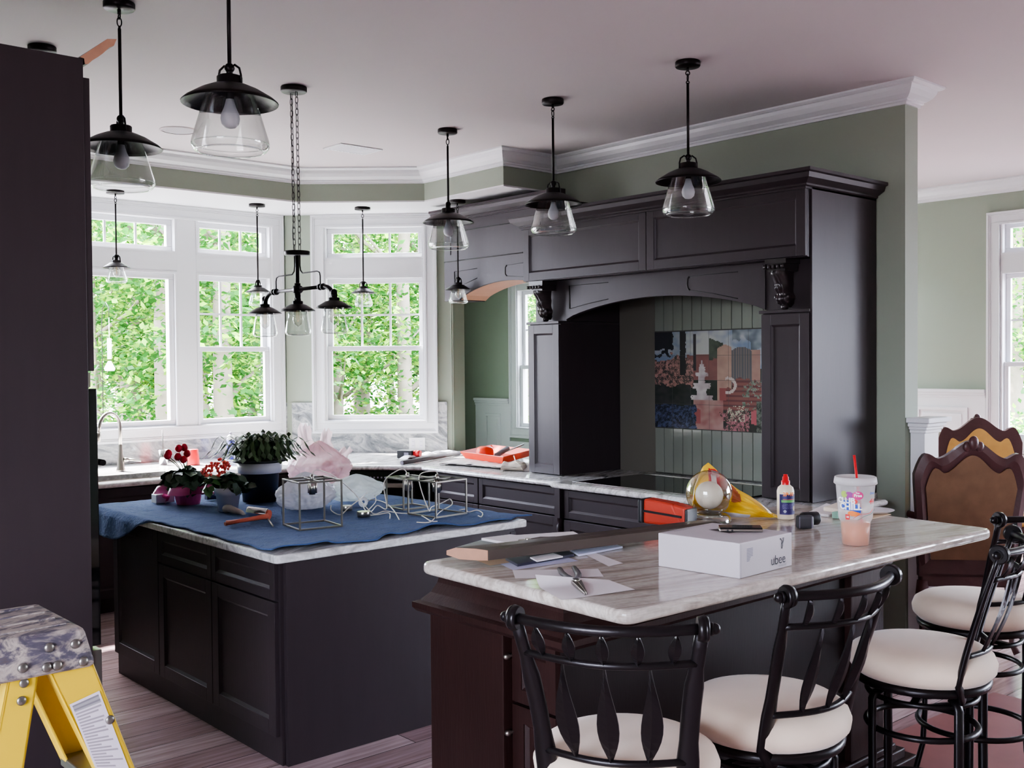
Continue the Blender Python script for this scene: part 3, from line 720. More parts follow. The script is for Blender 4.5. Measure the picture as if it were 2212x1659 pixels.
for a, b in ((H0, 3.56), (5.24, H1)):
    m = MB(); m.box(5.11, 5.79, a, b, .917, 1.985); m.box(5.085, 5.79, a-.003, b+.012, 1.985, 2.003); p = m.build('pillar', WOOD, t, bevel=.002)
    door_mb(frame((5.11, 0), (0, 1), (-1, 0)), a+.002, b-.002, .922, 1.98, .02, .062).build('panel', WOOD, p, bevel=.0015)
m = MB(); m.box(5.10, 5.79, H0-.012, H0, .917, 2.70); m.build('side_panel', WOOD, t)
def corbel(yc):
    cb = MB(); w = .058
    cb.box(5.02, 5.16, yc-w-.012, yc+w+.012, 2.262, 2.287)
    for k in range(5): a = yc-w-.008+k*(2*w+.016-.016)/4; cb.cyl((5.016, a, 2.242), (5.016, a+.014, 2.242), .011, n=8); cb.cyl((5.0, a+.007, 2.233), (5.0, a+.007, 2.254), .009, n=8)
    cb.box(5.03, 5.16, yc-w, yc+w, 2.22, 2.262)
    def f(u, v):
        z = 2.222-.205*v; pr = .115*(1-v)**.8+.03+.03*math.exp(-((v-.78)/.1)**2)
        ww = w*(.95-.22*v+.22*math.exp(-((v-.74)/.09)**2)) * (1 if v < .9 else max(.35, 1-(v-.9)*6))
        a = (u-.5)*2; rid = .010*abs(sin(u*pi*4+v*3))*(.4+.6*abs(sin(v*9)))
        lobes = .012*max(0, sin(v*16))*(abs(sin(u*pi*3)))
        return V((5.16-(pr*(1-abs(a)**3.2*.75)+rid+lobes), yc+a*ww, z))
    cb.grid(26, 34, f)
    cb.sph((5.115, yc, 2.02), (.028, .02, .02), 10, 6)
    for s in (-1, 1): cb.sph((5.09, yc+s*.038, 2.075), (.016, .014, .016), 10, 6); cb.sph((5.10, yc+s*.03, 2.05), (.014, .012, .014), 10, 6)
    return cb
for yc in (3.415, 5.40): corbel(yc).build('corbel', mat('carved espresso wood', S(44, 36, 38), .28, spec=.7), t)

# arched bridge cabinet to its left
t = thing('arched_bridge_cabinet', 'espresso arched bridge cabinet over the pass-through left of the hood', 'cabinet', (5.65, 6.3, 2.24))
Y0, Y1 = 5.58, 7.06
arc = [(6.86-1.20*i/20, 2.245+.125*sin(pi*i/20)**.7) for i in range(21)]
m = MB(); m.prism([(Y1, 2.93), (Y1, 2.24)]+arc+[(Y0, 2.245), (Y0, 2.93)], lambda a, b, q: (q, a, b), 5.50, 5.52); fp = m.build('front_board', WOOD, t, bevel=.002)
m = MB(); m.box(5.52, 5.79, Y0, Y1, 2.42, 2.93); m.box(5.52, 5.79, 6.87, Y1, 2.24, 2.42); m.build('box', WOOD, t)
m = MB(); m.strip([(5.52, a, b+.002) for a, b in arc], [(5.79, a, b+.002) for a, b in arc]); m.build('arch_soffit', RAWU, t, solid=.004)
m = MB(); m.sweep(CAB, [(5.50, Y1+.1), (5.50, Y0)], 3.01, -1); m.build('crown_moulding', WOOD, t)
def grv(mb, pts):
    for a, b in zip(pts, pts[1:]): mb.tube([(5.499, a[0], a[1]), (5.499, b[0], b[1])], .0045, 6)
m = MB(); grv(m, [(6.97, 2.63), (6.97, 2.82), (5.75, 2.82)]); grv(m, [(5.6, 2.575), (7.06, 2.575)]); m.build('groove', WOODI, fp)
edge_shade(fp, 5.50, [(6.92, 2.345), (6.92, 2.485)], [(6.92, 2.485), (6.62, 2.492)], [(6.92, 2.345), (6.8, 2.37), (6.62, 2.412)])
edge_shade(fp, 5.50, [(6.25, 2.49), (6.27, 2.475), (6.27, 2.42), (6.25, 2.405)], [(6.25, 2.49), (5.75, 2.502)], [(6.25, 2.405), (6.0, 2.38), (5.8, 2.34)])
arc2 = [(7.27-1.62*i/24, 2.25+.125*sin(pi*i/24)**.7) for i in range(25)]
m = MB(); m.prism([(7.28, 2.40)]+arc2+[(5.63, 2.40)], lambda a, b, q: (q, a, b), 5.790, 5.798); m.build('arch_trim', WHITE, t)

# tile splash and mural
t = thing('tile_backsplash', 'glossy sage green vertical tiles behind the cooktop', 'backsplash', (5.71, 4.3, .915))
m = MB(); m.box(5.712, 5.79, 3.57, 5.235, .916, 2.27); m.build('backer', mat('grey plaster', S(96, 92, 84), .45), t)
for nm, za, zb in (('lower_tiles', .925, 1.243), ('upper_tiles', 1.926, 2.265)):
    m = MB(); y = 4.885
    while y > 3.66: m.box(5.698, 5.712, y-.0805, y, za, zb); y -= .0835
    m.build(nm, TILE, t, bevel=.004, seg=3)
m = MB(); m.box(5.706, 5.7125, 3.58, 4.887, .918, 2.265); m.build('grout', GROUT, t)
def nz(x, y, z=0): return noise.noise(V((x, y, z)))
RM = random.Random(5)
def mixc(a, b, k): k = max(0, min(1, k)); return tuple(a[i]*(1-k)+b[i]*k for i in range(3))+(1,)
def mural(u, v):
    n = nz(u*9, v*9)*.5+nz(u*22, v*22, 4)*.35; n2 = nz(u*38, v*30, 9)*.55+nz(u*16, v*18, 2)*.3+RM.uniform(-.28, .28)
    c = mixc(S(120, 150, 190), S(206, 206, 190), .5+n+1.2*math.exp(-((u-.48)/.18)**2-((v-.82)/.2)**2)-.3)
    if v < .62+.05*n: c = mixc(S(60, 74, 52), S(32, 40, 34), .5+n)
    if .3 < u < .62 and .5 < v < .76+.02*n: c = mixc(S(176, 84, 66), S(150, 70, 60), .5+n)
    if u < .36 and .42+.1*n < v < .76+.12*n-.15*abs(u-.2): c = mixc(S(70, 66, 58), S(214, 128, 104), .5+2.2*n2)
    if u < .17+.06*n and v > .78+.15*n: c = S(34, 36, 48)
    if abs(u-.265) < .026+.01*n and .55 < v: c = S(56, 50, 52)
    if abs(u-.37) < .012 and .6 < v < .97: c = S(60, 52, 56)
    if u < .34 and v < .45+.1*n: c = mixc(S(36, 46, 40), S(60, 62, 56), .5+n*2)
    if .5 < u < .62 and .72+.06*n < v < .9+.08*n: c = mixc(S(64, 80, 56), S(90, 104, 74), .5+n*2)
    if u > .7 and v > .8+.1*n+(.1 if u < .85 else 0): c = mixc(S(84, 96, 84), c, .5+n)
    if .57 < u < .69 and .3 < v < .86-abs(u-.64)*.6: c = mixc(S(218, 160, 112), S(190, 128, 96), .5+n)
    if .85 < u < .93 and .42 < v < .8: c = mixc(S(206, 140, 104), S(180, 110, 84), .5+n)
    if .69 < u < .86 and .45 < v < .83-((u-.775)*2.4)**2: c = S(104, 100, 104) if int(u*140) % 3 else S(150, 120, 104)
    if u > .62 and .2 < v < .5-.08*n-(.08 if u < .7 else 0): c = S(164, 66, 50) if int(v*42) % 2 else S(130, 50, 44)
    if .36 < u < .62 and v < .30: c = mixc(S(190, 92, 72), S(206, 140, 118), .5+n*1.5)
    if .34 < u < .42 and .06 < v < .2+.05*n: c = S(198, 54, 40)
    if .57 < u < .66 and .3 < v < .42 and abs(u-.62) < .03: c = S(186, 54, 40)
    # fountain
    f = 0; du = abs(u-.435)
    for v0, v1, w in ((.30, .345, .095), (.345, .41, .045), (.41, .475, .075), (.475, .54, .03), (.54, .575, .055), (.575, .63, .03), (.63, .66, .018), (.66, .70, .008)):
        if v0 < v < v1 and du < w*(1+.25*n2): f = 1
    if f: c = mixc(S(232, 214, 206), S(190, 160, 156), .4+n*1.6+(u-.435)*5)
    if .64 < u < .74 and abs(math.hypot((u-.66)*1.1, v-.45)-.07) < .014: c = S(222, 190, 168)
    if .78 < u and v < .5 and n2 > .12 and v > .12 and n > -.05: c = mixc(S(176, 196, 160), S(96, 120, 90), .5+n*2)
    if .62+.08*n < u < .84 and v < .2+.05*n: c = mixc(S(60, 66, 40), S(212, 96, 104), .5+2.6*n2)
    if .66 < u < .8 and .1 < v < .24+.05*n and n2 > .1: c = S(206, 198, 140)
    if .85 < u < .92 and .08+.05*n < v < .2+.03*n: c = S(222, 48, 62)
    if u > .9 and v < .3: c = mixc(S(50, 60, 46), S(120, 130, 104), .5+n2*2)
    if u < .38+.06*n and v < .24+.04*n: c = mixc(S(26, 32, 56), S(70, 92, 150), .42+n2*1.9)
    g = .35*c[0]+.5*c[1]+.15*c[2]; return tuple(.62*(x*.55+g*.45)+.01 for x in c[:3])+(1,)
t = thing('tile_mural', 'painted tile mural of a garden fountain behind the cooktop', 'mural', (5.7, 4.4, 1.245))
m = MB(); m.box(5.702, 5.711, 3.915, 4.888, 1.244, 1.925); m.build('grout', GROUT, t)
PG = painted_mat('glazed painted tile', .1)
for i in range(6):
    for j in range(4):
        yl = 4.885-i*.1605; zl = 1.2475+j*.1685
        o = painted('picture_tile', t, 26, 26, (lambda u, v, yl=yl, zl=zl: V((5.698, yl-.1585*u, zl+.1665*v))), (lambda u, v, i=i, j=j: mural((i+u)/6, (j+v)/4)), PG)

# ------------------------------------------------------------------ tall pantry cabinet on the left
t = thing('tall_oven_cabinet', 'tall espresso cabinet at the far left seen from its side', 'cabinet', (.95, 4.0, 0))
m = MB(); m.box(.62, 1.268, 3.59, 4.45, .0, 2.752); m.build('carcass', WOOD, t, bevel=.002)
FT = frame((1.268, 0), (0, 1), (1, 0))
door_mb(FT, 3.595, 4.445, 1.70, 2.69, .022, .06).build('door', WOOD, t, bevel=.0015)
m = MB(); m.box(3.60, 4.44, 0, .032, .76, 1.64, 0, FT); ov = m.build('oven_door', BLACKG, t, bevel=.003)
m = MB(); m.box(3.6, 4.44, 0, .01, 1.645, 1.695, 0, FT); m.build('filler', STEEL, t)
m = MB(); m.cyl(FT(3.66, .07, 1.38), FT(4.38, .07, 1.38), .011); m.box(3.68, 3.70, .03, .07, 1.372, 1.388, 0, FT); m.box(4.34, 4.36, .03, .07, 1.372, 1.388, 0, FT); m.build('handle', BLACKM, ov)
m = MB(); m.box(3.60, 4.44, 0, .034, .60, .745, 0, FT); m.build('warming_drawer', STEELG, t, bevel=.003)
door_mb(FT, 3.595, 4.445, .11, .56, .022, .06).build('drawer', WOOD, t, bevel=.0015)
pts = [(173, 123), (231.5, 84), (252.4, 84.3), (246, 99), (237, 102), (223, 115), (212, 123), (200, 130), (191, 138), (184, 138), (182, 126)]
PP = [at(x, y, 'y', 3.585) for x, y in pts]
t = thing('crown_moulding_piece', 'unfinished crown moulding with raw tan cut end atop the tall cabinet', 'moulding', (1.3, 3.9, 2.75))
m = MB(); m.prism([(p.x, p.z) for p in PP], lambda a, b, q: (a, q, b), 3.588, 4.40); m.build('strip', WOOD, t)
m = MB(); m.prism([(p.x, p.z) for p in PP], lambda a, b, q: (a, q, b), 3.5855, 3.588); m.build('cut_end', RAW, t)

# ------------------------------------------------------------------ bar peninsula
t = thing('bar_countertop', 'brown and white veined granite bar top with rounded corners', 'countertop', (3.0, 2.2, 1.03))
BAR = [(2.02, 2.745), (1.995, 1.81), (4.00, 1.745), (4.065, 2.68)]
m = MB(); m.prism(rounded(BAR, .05, 6), lambda a, b, q: (a, b, q), 1.031, 1.07); m.build('slab', GRANB, t, bevel=.014, seg=4)
t = thing('bar_cabinet', 'dark brown bar base with coved top moulding and stepped end plinth', 'cabinet', (3.0, 2.4, 0))
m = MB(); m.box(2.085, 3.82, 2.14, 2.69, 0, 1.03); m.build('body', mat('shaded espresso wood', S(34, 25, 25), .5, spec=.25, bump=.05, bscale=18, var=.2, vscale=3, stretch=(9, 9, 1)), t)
m = MB(); m.box(2.035, 2.085, 2.345, 2.705, 0, .93); m.build('end_pilaster', WOODB, t, bevel=.003)
m = MB(); m.sweep([(0, 0), (.004, 0), (.01, .03), (.026, .062), (.052, .088), (.07, .094), (.07, .112), (.058, .125), (0, .125)], [(3.82, 2.70), (2.08, 2.70), (2.08, 2.13), (3.82, 2.13)], 1.03, -1)
m.build('cove_moulding', WOODB, t)
FE = frame((2.085, 0), (0, 1), (-1, 0))
d = door_mb(FE, 2.15, 2.338, .70, .89, .02, .04).build('drawer', WOODB, t)
k1 = at(1096, 1418, 'x', 2.05); k2 = at(1099, 1583, 'x', 2.05)
m = MB(); m.sph((2.048, k1.y, k1.z), (.012, .01, .01), 12, 8); m.cyl((2.05, k1.y, k1.z), (2.075, k1.y, k1.z), .005); m.build('knob', STEEL, d)
d = door_mb(FE, 2.15, 2.338, .12, .69, .02, .05).build('door', WOODB, t)
m = MB(); m.sph((2.048, k2.y, k2.z), (.012, .01, .01), 12, 8); m.cyl((2.05, k2.y, k2.z), (2.075, k2.y, k2.z), .005); m.build('knob', STEEL, d)
m = MB(); m.box(3.60, 3.84, 2.11, 2.69, .17, 1.03); m.build('end_column', WOODB, t, bevel=.003)
m = MB(); m.box(3.40, 4.04, 2.07, 2.70, 0, .10); m.box(3.45, 3.975, 2.09, 2.70, .10, .14); m.box(3.50, 3.92, 2.10, 2.70, .14, .17); m.build('plinth', WOODB, t, bevel=.006)

m = MB(); m.prism([(3.2, 2.46), (5.36, 2.34), (5.30, -.6), (3.0, -.6)], lambda a, b, q: (a, b, q), .001, .005); o = m.build('floor_paper', RUG)
tag(o, 'reddish brown protective paper laid on the floor under the right-hand stools', 'floor covering')
# ------------------------------------------------------------------ pendant lamps
def ring(mb, c, R, r, ax, n=16, k=6, squash=1, mi=0):
    c = V(c); e = {'x': (V((0, 1, 0)), V((0, 0, 1))), 'y': (V((1, 0, 0)), V((0, 0, 1))), 'z': (V((1, 0, 0)), V((0, 1, 0)))}[ax]
    mb.tube([c+e[0]*R*cos(2*pi*i/n)+e[1]*R*squash*sin(2*pi*i/n) for i in range(n)], r, k, mi, closed=True)
def arcloop(mb, c, w, h, r, s, ax=(1, 0)):
    pts = [(c[0]+ax[0]*s*(.006+w*(1-cos(a))/2*1.0), c[1]+ax[1]*s*(.006+w*(1-cos(a))/2), c[2]+h*sin(a)) for a in [pi*i/10 for i in range(11)]]
    mb.tube(pts, r, 6)
def lamp_head(t, z, R=.177, GR=.142, gh=.222, cap=.047, gt=.088, bulb='frost', local=True, c=(0, 0), yoke=.05):
    """z = top of cap cylinder (local)"""
    x, y = c; o = (x, y, 0)
    m = MB(); m.sph((x, y, z+.03), .019, 12, 8); m.cyl((x, y, z), (x, y, z+.03), .012)
    for s in (-1, 1):
        m.tube([(x, y+s*(.012+yoke*.0), z+.032), (x, y+s*yoke*.45, z+.04), (x, y+s*yoke*.85, z+.026), (x, y+s*yoke*.98, z), (x, y+s*yoke*.98, z-.03)], .0045, 6)
    m.build('yoke', BLACKM, t, local=local)
    k = R/.177
    m = MB(); m.lathe((x, y, z), [(.0, 0), (cap*.92, 0), (cap, -.004), (cap, -.034*k), (cap*1.02, -.036*k)], 24)
    m.lathe((x, y, z), [(cap, -.030*k), (cap*1.5, -.036*k), (R*.62, -.053*k), (R*.92, -.085*k), (R, -.098*k), (R*.99, -.102*k), (R*.9, -.09*k), (R*.6, -.06*k), (cap*.5, -.042*k)], 36)
    m.build('shade', BLACKM, t, local=local)
    gz = z-.045*k
    m = MB(); pr = [(gt*.75, 0), (gt, -.02*k), (gt+(GR-gt)*.5, -gh*.48), (GR*.985, -gh*.86), (GR, -gh*.92), (GR*.99, -gh*.97), (GR*.93, -gh*1.03), (GR*.88, -gh*1.05), (GR*.84, -gh*1.04)]
    m.lathe((x, y, gz), pr, 40); m.tube([(x+GR*.85*cos(2*pi*i/36), y+GR*.85*sin(2*pi*i/36), gz-gh*1.045) for i in range(36)], GR*.022, 6, closed=True); m.tube([(x+GR*.985*cos(2*pi*i/36), y+GR*.985*sin(2*pi*i/36), gz-gh*.93) for i in range(36)], GR*.014, 6, closed=True); m.build('glass_shade', SHADEG, t, local=local, recalc=False)
    m = MB(); m.cyl((x, y, z-.035*k), (x, y, z-.085*k), .016*k, n=12); so_ = m.build('socket', BLACKP, t, local=local)
    if bulb == 'frost':
        m = MB(); b = z-.085
        m.lathe((x, y, b), [(.014, 0), (.017, -.012), (.022, -.03), (.032, -.052), (.0355, -.072), (.031, -.092), (.018, -.105), (0, -.109)], 20); m.build('bulb', BULB, so_, local=local)
    else:
        b = z-.06*k; q = gh/.19
        m = MB(); m.lathe((x, y, b), [(.011, 0), (.013, -.015*q), (.03*q, -.05*q), (.036*q, -.085*q), (.028*q, -.115*q), (0, -.135*q)], 16); bb = m.build('bulb', BULBC, so_, local=local, recalc=False)
        m = MB()
        for s in (-1, 1): m.tube([(x+s*.004, y, b-.01), (x+s*.010*q, y+s*.006, b-.05*q), (x+s*.008*q, y, b-.085*q), (x, y, b-.10*q)], .0012, 5)
        m.build('filament', FILA, bb, local=local)
def pendant_big(label, loc, rz, grp='large clear glass barn pendants over the aisle'):
    t = thing('pendant_lamp', label, 'pendant lamp', loc, rz, grp)
    m = MB(); m.lathe((0, 0, 0), [(0, 0), (.066, 0), (.068, -.004), (.068, -.024), (.064, -.03), (0, -.031)], 28); m.build('canopy', BLACKM, t, local=True)
    m = MB(); m.cyl((0, 0, -.03), (0, 0, -.052), .008); ring(m, (0, 0, -.062), .011, .0032, 'x'); ring(m, (0, 0, -.086), .010, .003, 'y', squash=2); ring(m, (0, 0, -.112), .008, .003, 'x'); m.build('chain_link', BLACKM, t, local=True)
    m = MB(); m.cyl((0, 0, -.115), (0, 0, -.51), .0075, n=12); m.build('stem', BLACKM, t, local=True)
    lamp_head(t, -.545)
    return t
cz = 3.33
P1 = pendant_big('rightmost pendant lamp, hanging before the right half of the hood surround', (4.47, 3.59, cz), 1.0)
dup(P1, (4.47, 4.64, cz), .1, 'middle pendant lamp of the right-hand row, in front of the hood')
dup(P1, (4.48, 5.70, cz), 2.2, 'farthest pendant lamp of the right-hand row, beside the bridge cabinet')
dup(P1, (1.80, 3.59, cz), .5, 'largest pendant lamp, top left, its ceiling plate out of frame')
dup(P1, (1.80, 4.64, cz), 0, 'pendant lamp half hidden by the tall cabinet, plate at the top edge')
ph = at(91, 109, 'z', cz-.02)
dup(P1, (ph.x, ph.y, cz), .7, 'pendant lamp hidden behind the tall cabinet, only its ceiling plate showing')
def pendant_small(label, loc, rz, dr=0):
    t = thing('small_pendant_lamp', label, 'pendant lamp', loc, rz, 'small pendants under the bay soffit')
    m = MB(); m.lathe((0, 0, 0), [(0, 0), (.066, 0), (.067, -.004), (.067, -.022), (0, -.025)], 24); m.build('canopy', BLACKM, t, local=True)
    m = MB(); m.cyl((0, 0, -.024), (0, 0, -.04), .006); ring(m, (0, 0, -.052), .011, .0028, 'y'); ring(m, (0, 0, -.074), .010, .0028, 'x', squash=1.4); ring(m, (0, 0, -.096), .009, .0028, 'y'); m.build('chain_link', BLACKM, t, local=True)
    m = MB(); m.cyl((0, 0, -.10), (0, 0, -.655+dr), .0065, n=10); m.build('stem', BLACKM, t, local=True)
    lamp_head(t, -.677+dr, R=.104, GR=.078, gh=.138, cap=.034, gt=.046, bulb='clear', yoke=.034)
    return t
pa, pb, pc, pd = at(998, 434, 'z', ZS), at(783, 448, 'z', ZS), at(555, 441, 'z', ZS), at(249, 412, 'z', ZS)
Q = pendant_small('small pendant hanging in front of the arched bridge cabinet', (pa.x-.05, pa.y, ZS), .3)
dup(Q, (pb.x, pb.y, ZS), 1, 'small pendant hanging in front of the diagonal window')
dup(Q, (pc.x, pc.y, ZS), 2, 'small pendant in front of the right sash of the triple window')
pendant_small('small pendant in front of the big picture window over the sink', (pd.x, pd.y, ZS), .6, .145)

# chandelier
t = thing('three_light_chandelier', 'dark bronze three-light bar chandelier hanging on two chains', 'chandelier', (3.11, 5.40, 3.33))
X0, Yc = 3.11, 5.385
m = MB(); m.lathe((X0, 5.40, 3.33), [(0, 0), (.074, 0), (.076, -.004), (.076, -.026), (.07, -.031), (0, -.032)], 28); m.build('canopy', BLACKM, t)
m = MB(); m.lathe((X0, Yc, 2.375), [(0, 0), (.072, 0), (.074, -.004), (.074, -.022), (.068, -.026), (0, -.026)], 28); m.build('lower_plate', BLACKM, t)
def chain(y0, y1, wig, ph):
    m = MB(); n = 27; zt, zb = 3.30, 2.378; H = (zt-zb)/n
    for i in range(n):
        z = zt-H*(i+.5); y = y0+(y1-y0)*(i+.5)/n+wig*sin(i*.9+ph); x = X0+wig*cos(i*.7)
        a = (i % 2)*pi/2+.4; e = V((cos(a), sin(a), 0)); c = V((x, y, z))
        m.tube([c+e*.0085*cos(q)+V((0, 0, H*.62*(1 if sin(q) > 0 else -1)*abs(sin(q))**.6)) for q in [2*pi*j/12 for j in range(12)]], .0021, 5, closed=True)
    return m
chain(5.43, 5.415, .0, 0).build('chain', IRON, t); m = chain(5.37, 5.355, 0, 1); m.build('chain', IRON, t)
m = MB(); m.tube([(X0+.006*sin(i*.8), 5.432+.006*cos(i*.6)-.015*i/24, 3.3-.92*i/24) for i in range(25)], .0022, 5); m.build('wire', BLACKP, t)
m = MB(); m.cyl((X0, Yc, 2.35), (X0, Yc, 2.19), .0115); m.build('centre_stem', BLACKM, t)
zb = 2.152
m = MB(); m.cyl((X0, Yc-.30, zb), (X0, Yc+.30, zb), .0105); m.lathe((X0, Yc, zb), [(.0, -.034), (.018, -.034), (.018, -.022), (.026, -.02), (.026, .02), (.018, .022), (.018, .036), (0, .036)], 16)
m.cyl((X0, Yc-.034, zb), (X0, Yc+.034, zb), .02)
for s in (-1, 1):
    for q in (.245, .275): m.cyl((X0, Yc+s*q, zb), (X0, Yc+s*(q+.012), zb), .019)
    m.tube([(X0, Yc+s*(.29+.105*sin(a)), zb-.085*(1-cos(a))) for a in [pi/2*i/8 for i in range(9)]]+[(X0, Yc+s*.395, zb-.10)], .0135, 10)
m.cyl((X0, Yc, zb-.03), (X0, Yc, zb-.10), .011)
m.build('cross_bar', BLACKM, t)
m = MB()
for s in (-1, 1):
    pts = [(X0, Yc+s*.03, 2.35), (X0, Yc+s*.03, 2.29), (X0, Yc+s*.037, 2.26), (X0, Yc+s*.06, 2.243), (X0, Yc+s*.22, 2.243), (X0, Yc+s*.245, 2.235), (X0, Yc+s*.252, 2.215), (X0, Yc+s*.252, zb)]
    m.tube(pts, .0042, 6)
m.build('scroll_rod', BLACKM, t)
for y in (Yc-.395, Yc, Yc+.395):
    lamp_head(t, 2.085, R=.102, GR=.074, gh=.165, cap=.031, gt=.05, bulb='clear', local=False, c=(X0, y), yoke=.03)

# ------------------------------------------------------------------ bar stools
def make_stool(label, loc, rz):
    t = thing('bar_stool', label, 'bar stool', loc, rz, 'swivel stools along the bar')
    m = MB(); m.lathe((0, 0, 0), [(.0, .70), (.17, .70), (.205, .705), (.224, .725), (.228, .75), (.218, .775), (.19, .793), (.13, .803), (.06, .806), (0, .807)], 44); m.build('seat_cushion', CREAM, t, local=True)
    m = MB(); m.lathe((0, 0, 0), [(0, .672), (.19, .672), (.208, .678), (.212, .692), (.205, .702), (.0, .702)], 40); m.build('seat_pan', IRON, t, local=True)
    m = MB(); m.cyl((0, 0, .63), (0, 0, .672), .06, n=20); m.build('swivel', IRON, t, local=True)
    m = MB(); ring(m, (0, 0, .64), .168, .009, 'z', 40, 8); m.box(-.16, .16, -.012, .012, .63, .642); m.box(-.012, .012, -.16, .16, .63, .642); m.build('upper_ring', IRON, t, local=True)
    for q in range(4):
        a = pi/4+q*pi/2; c, s_ = cos(a), sin(a)
        m = MB(); pts = [(.150, .655), (.172, .648), (.182, .63), (.182, .5), (.180, .33), (.188, .2), (.215, .09), (.262, .0)]
        m.tube([(r*c, r*s_, z) for r, z in pts], [(.011, .017)]*len(pts), 8, flat=(c, s_, 0)); m.build('leg', IRON, t, local=True)
    m = MB(); ring(m, (0, 0, .535), .170, .0105, 'z', 40, 8); m.build('brace_ring', IRON, t, local=True)
    m = MB(); ring(m, (0, 0, .30), .205, .0115, 'z', 44, 8)
    m.build('foot_ring', IRON, t, local=True)
    # back: bows away from the sitter towards -Y
    def post(s, k): # k 0 bottom..1 top
        z = .675+.465*k
        x = s*(.162+.048*k-.012*sin(pi*k)); y = -.125-.125*k**1.25
        return V((x, y, z))
    for s in (-1, 1):
        m = MB(); pts = [V((s*.135, -.14, .668))]+[post(s, k/10) for k in range(1, 11)]
        m.tube(pts, [(.011, .026)]*4+[(.010, .022)]*4+[(.009, .016)]*3, 12, flat=(0, 1, 0)); m.build('back_post', IRON, t, local=True)
    def bar(k, bow, n=16, ext=1.0):
        a, b = post(-1, k), post(1, k)
        return [a.lerp(b, i/n)+V((0, -bow*sin(pi*i/n), 0)) for i in range(n+1)]
    top, mid, low = bar(1.0, .07), bar(.82, .066), bar(.29, .052)
    m = MB(); m.tube(top, .0125, 10); m.build('top_rail', IRON, t, local=True)
    m = MB(); m.tube(mid, .009, 8)
    m.build('middle_rail', IRON, t, local=True)
    m = MB(); m.tube(low, .009, 8); m.build('lower_rail', IRON, t, local=True)
    for s in (-1, 1):
        e = post(s, 1.0); m = MB(); d = V((s, .25, 0)).normalized()
        m.cyl(e-d*.012, e+d*.004, .026, .030, 18); m.cyl(e+d*.004, e+d*.012, .030, .026, 18); m.cyl(e+d*.012, e+d*.022, .015, .015, 14); m.sph(e+d*.026, .0125, 10, 8); m.build('finial', IRON, t, local=True)
    def leafplate(a, b, w, peak, name, n=12, thick=.005, pull=0):
        a, b = V(a), V(b); m = MB(); L_, R_ = [], []
        for i in range(n+1):
            k = i/n; ww = w*sin(pi*k**peak)**1.1+.002; p = a.lerp(b, k)+V((pull*sin(pi*k), -.010*sin(pi*k), 0)); L_.append(p+V((-ww, 0, 0))); R_.append(p+V((ww, 0, 0)))
        f = [p+V((0, thick, 0)) for p in L_], [p+V((0, thick, 0)) for p in R_]
        mid_ = [(L_[i]+R_[i])/2+V((0, -thick*1.4, 0)) for i in range(n+1)]
        m.strip(L_, mid_); m.strip(mid_, R_); m.strip(R_, f[1]); m.strip(f[1], f[0]); m.strip(f[0], L_)
        m.build(name, IRON, t, local=True)
    for i in (4, 8, 12): leafplate(mid[i], low[i]*1.0, .023, 1.5, 'leaf_splat', pull=(i-8)*.002)
    for i in (2, 5, 8, 11, 14): leafplate(top[i]+V((0, 0, -.010)), mid[i], .0125, 1.0, 'leaf_bud')
    return t
s1 = make_stool('nearest bar stool at the front corner of the bar, back to the viewer', (1.885, 1.715, 0), radians(-57))
dup(s1, (2.42, 1.68, 0), radians(-6), 'second nearest bar stool, beside the white box on the bar')
dup(s1, (3.226, 1.64, 0), radians(18), 'third bar stool from the left, in front of the plinth')
dup(s1, (4.02, 1.83, 0), radians(-11), 'farthest bar stool, at the right end of the bar')

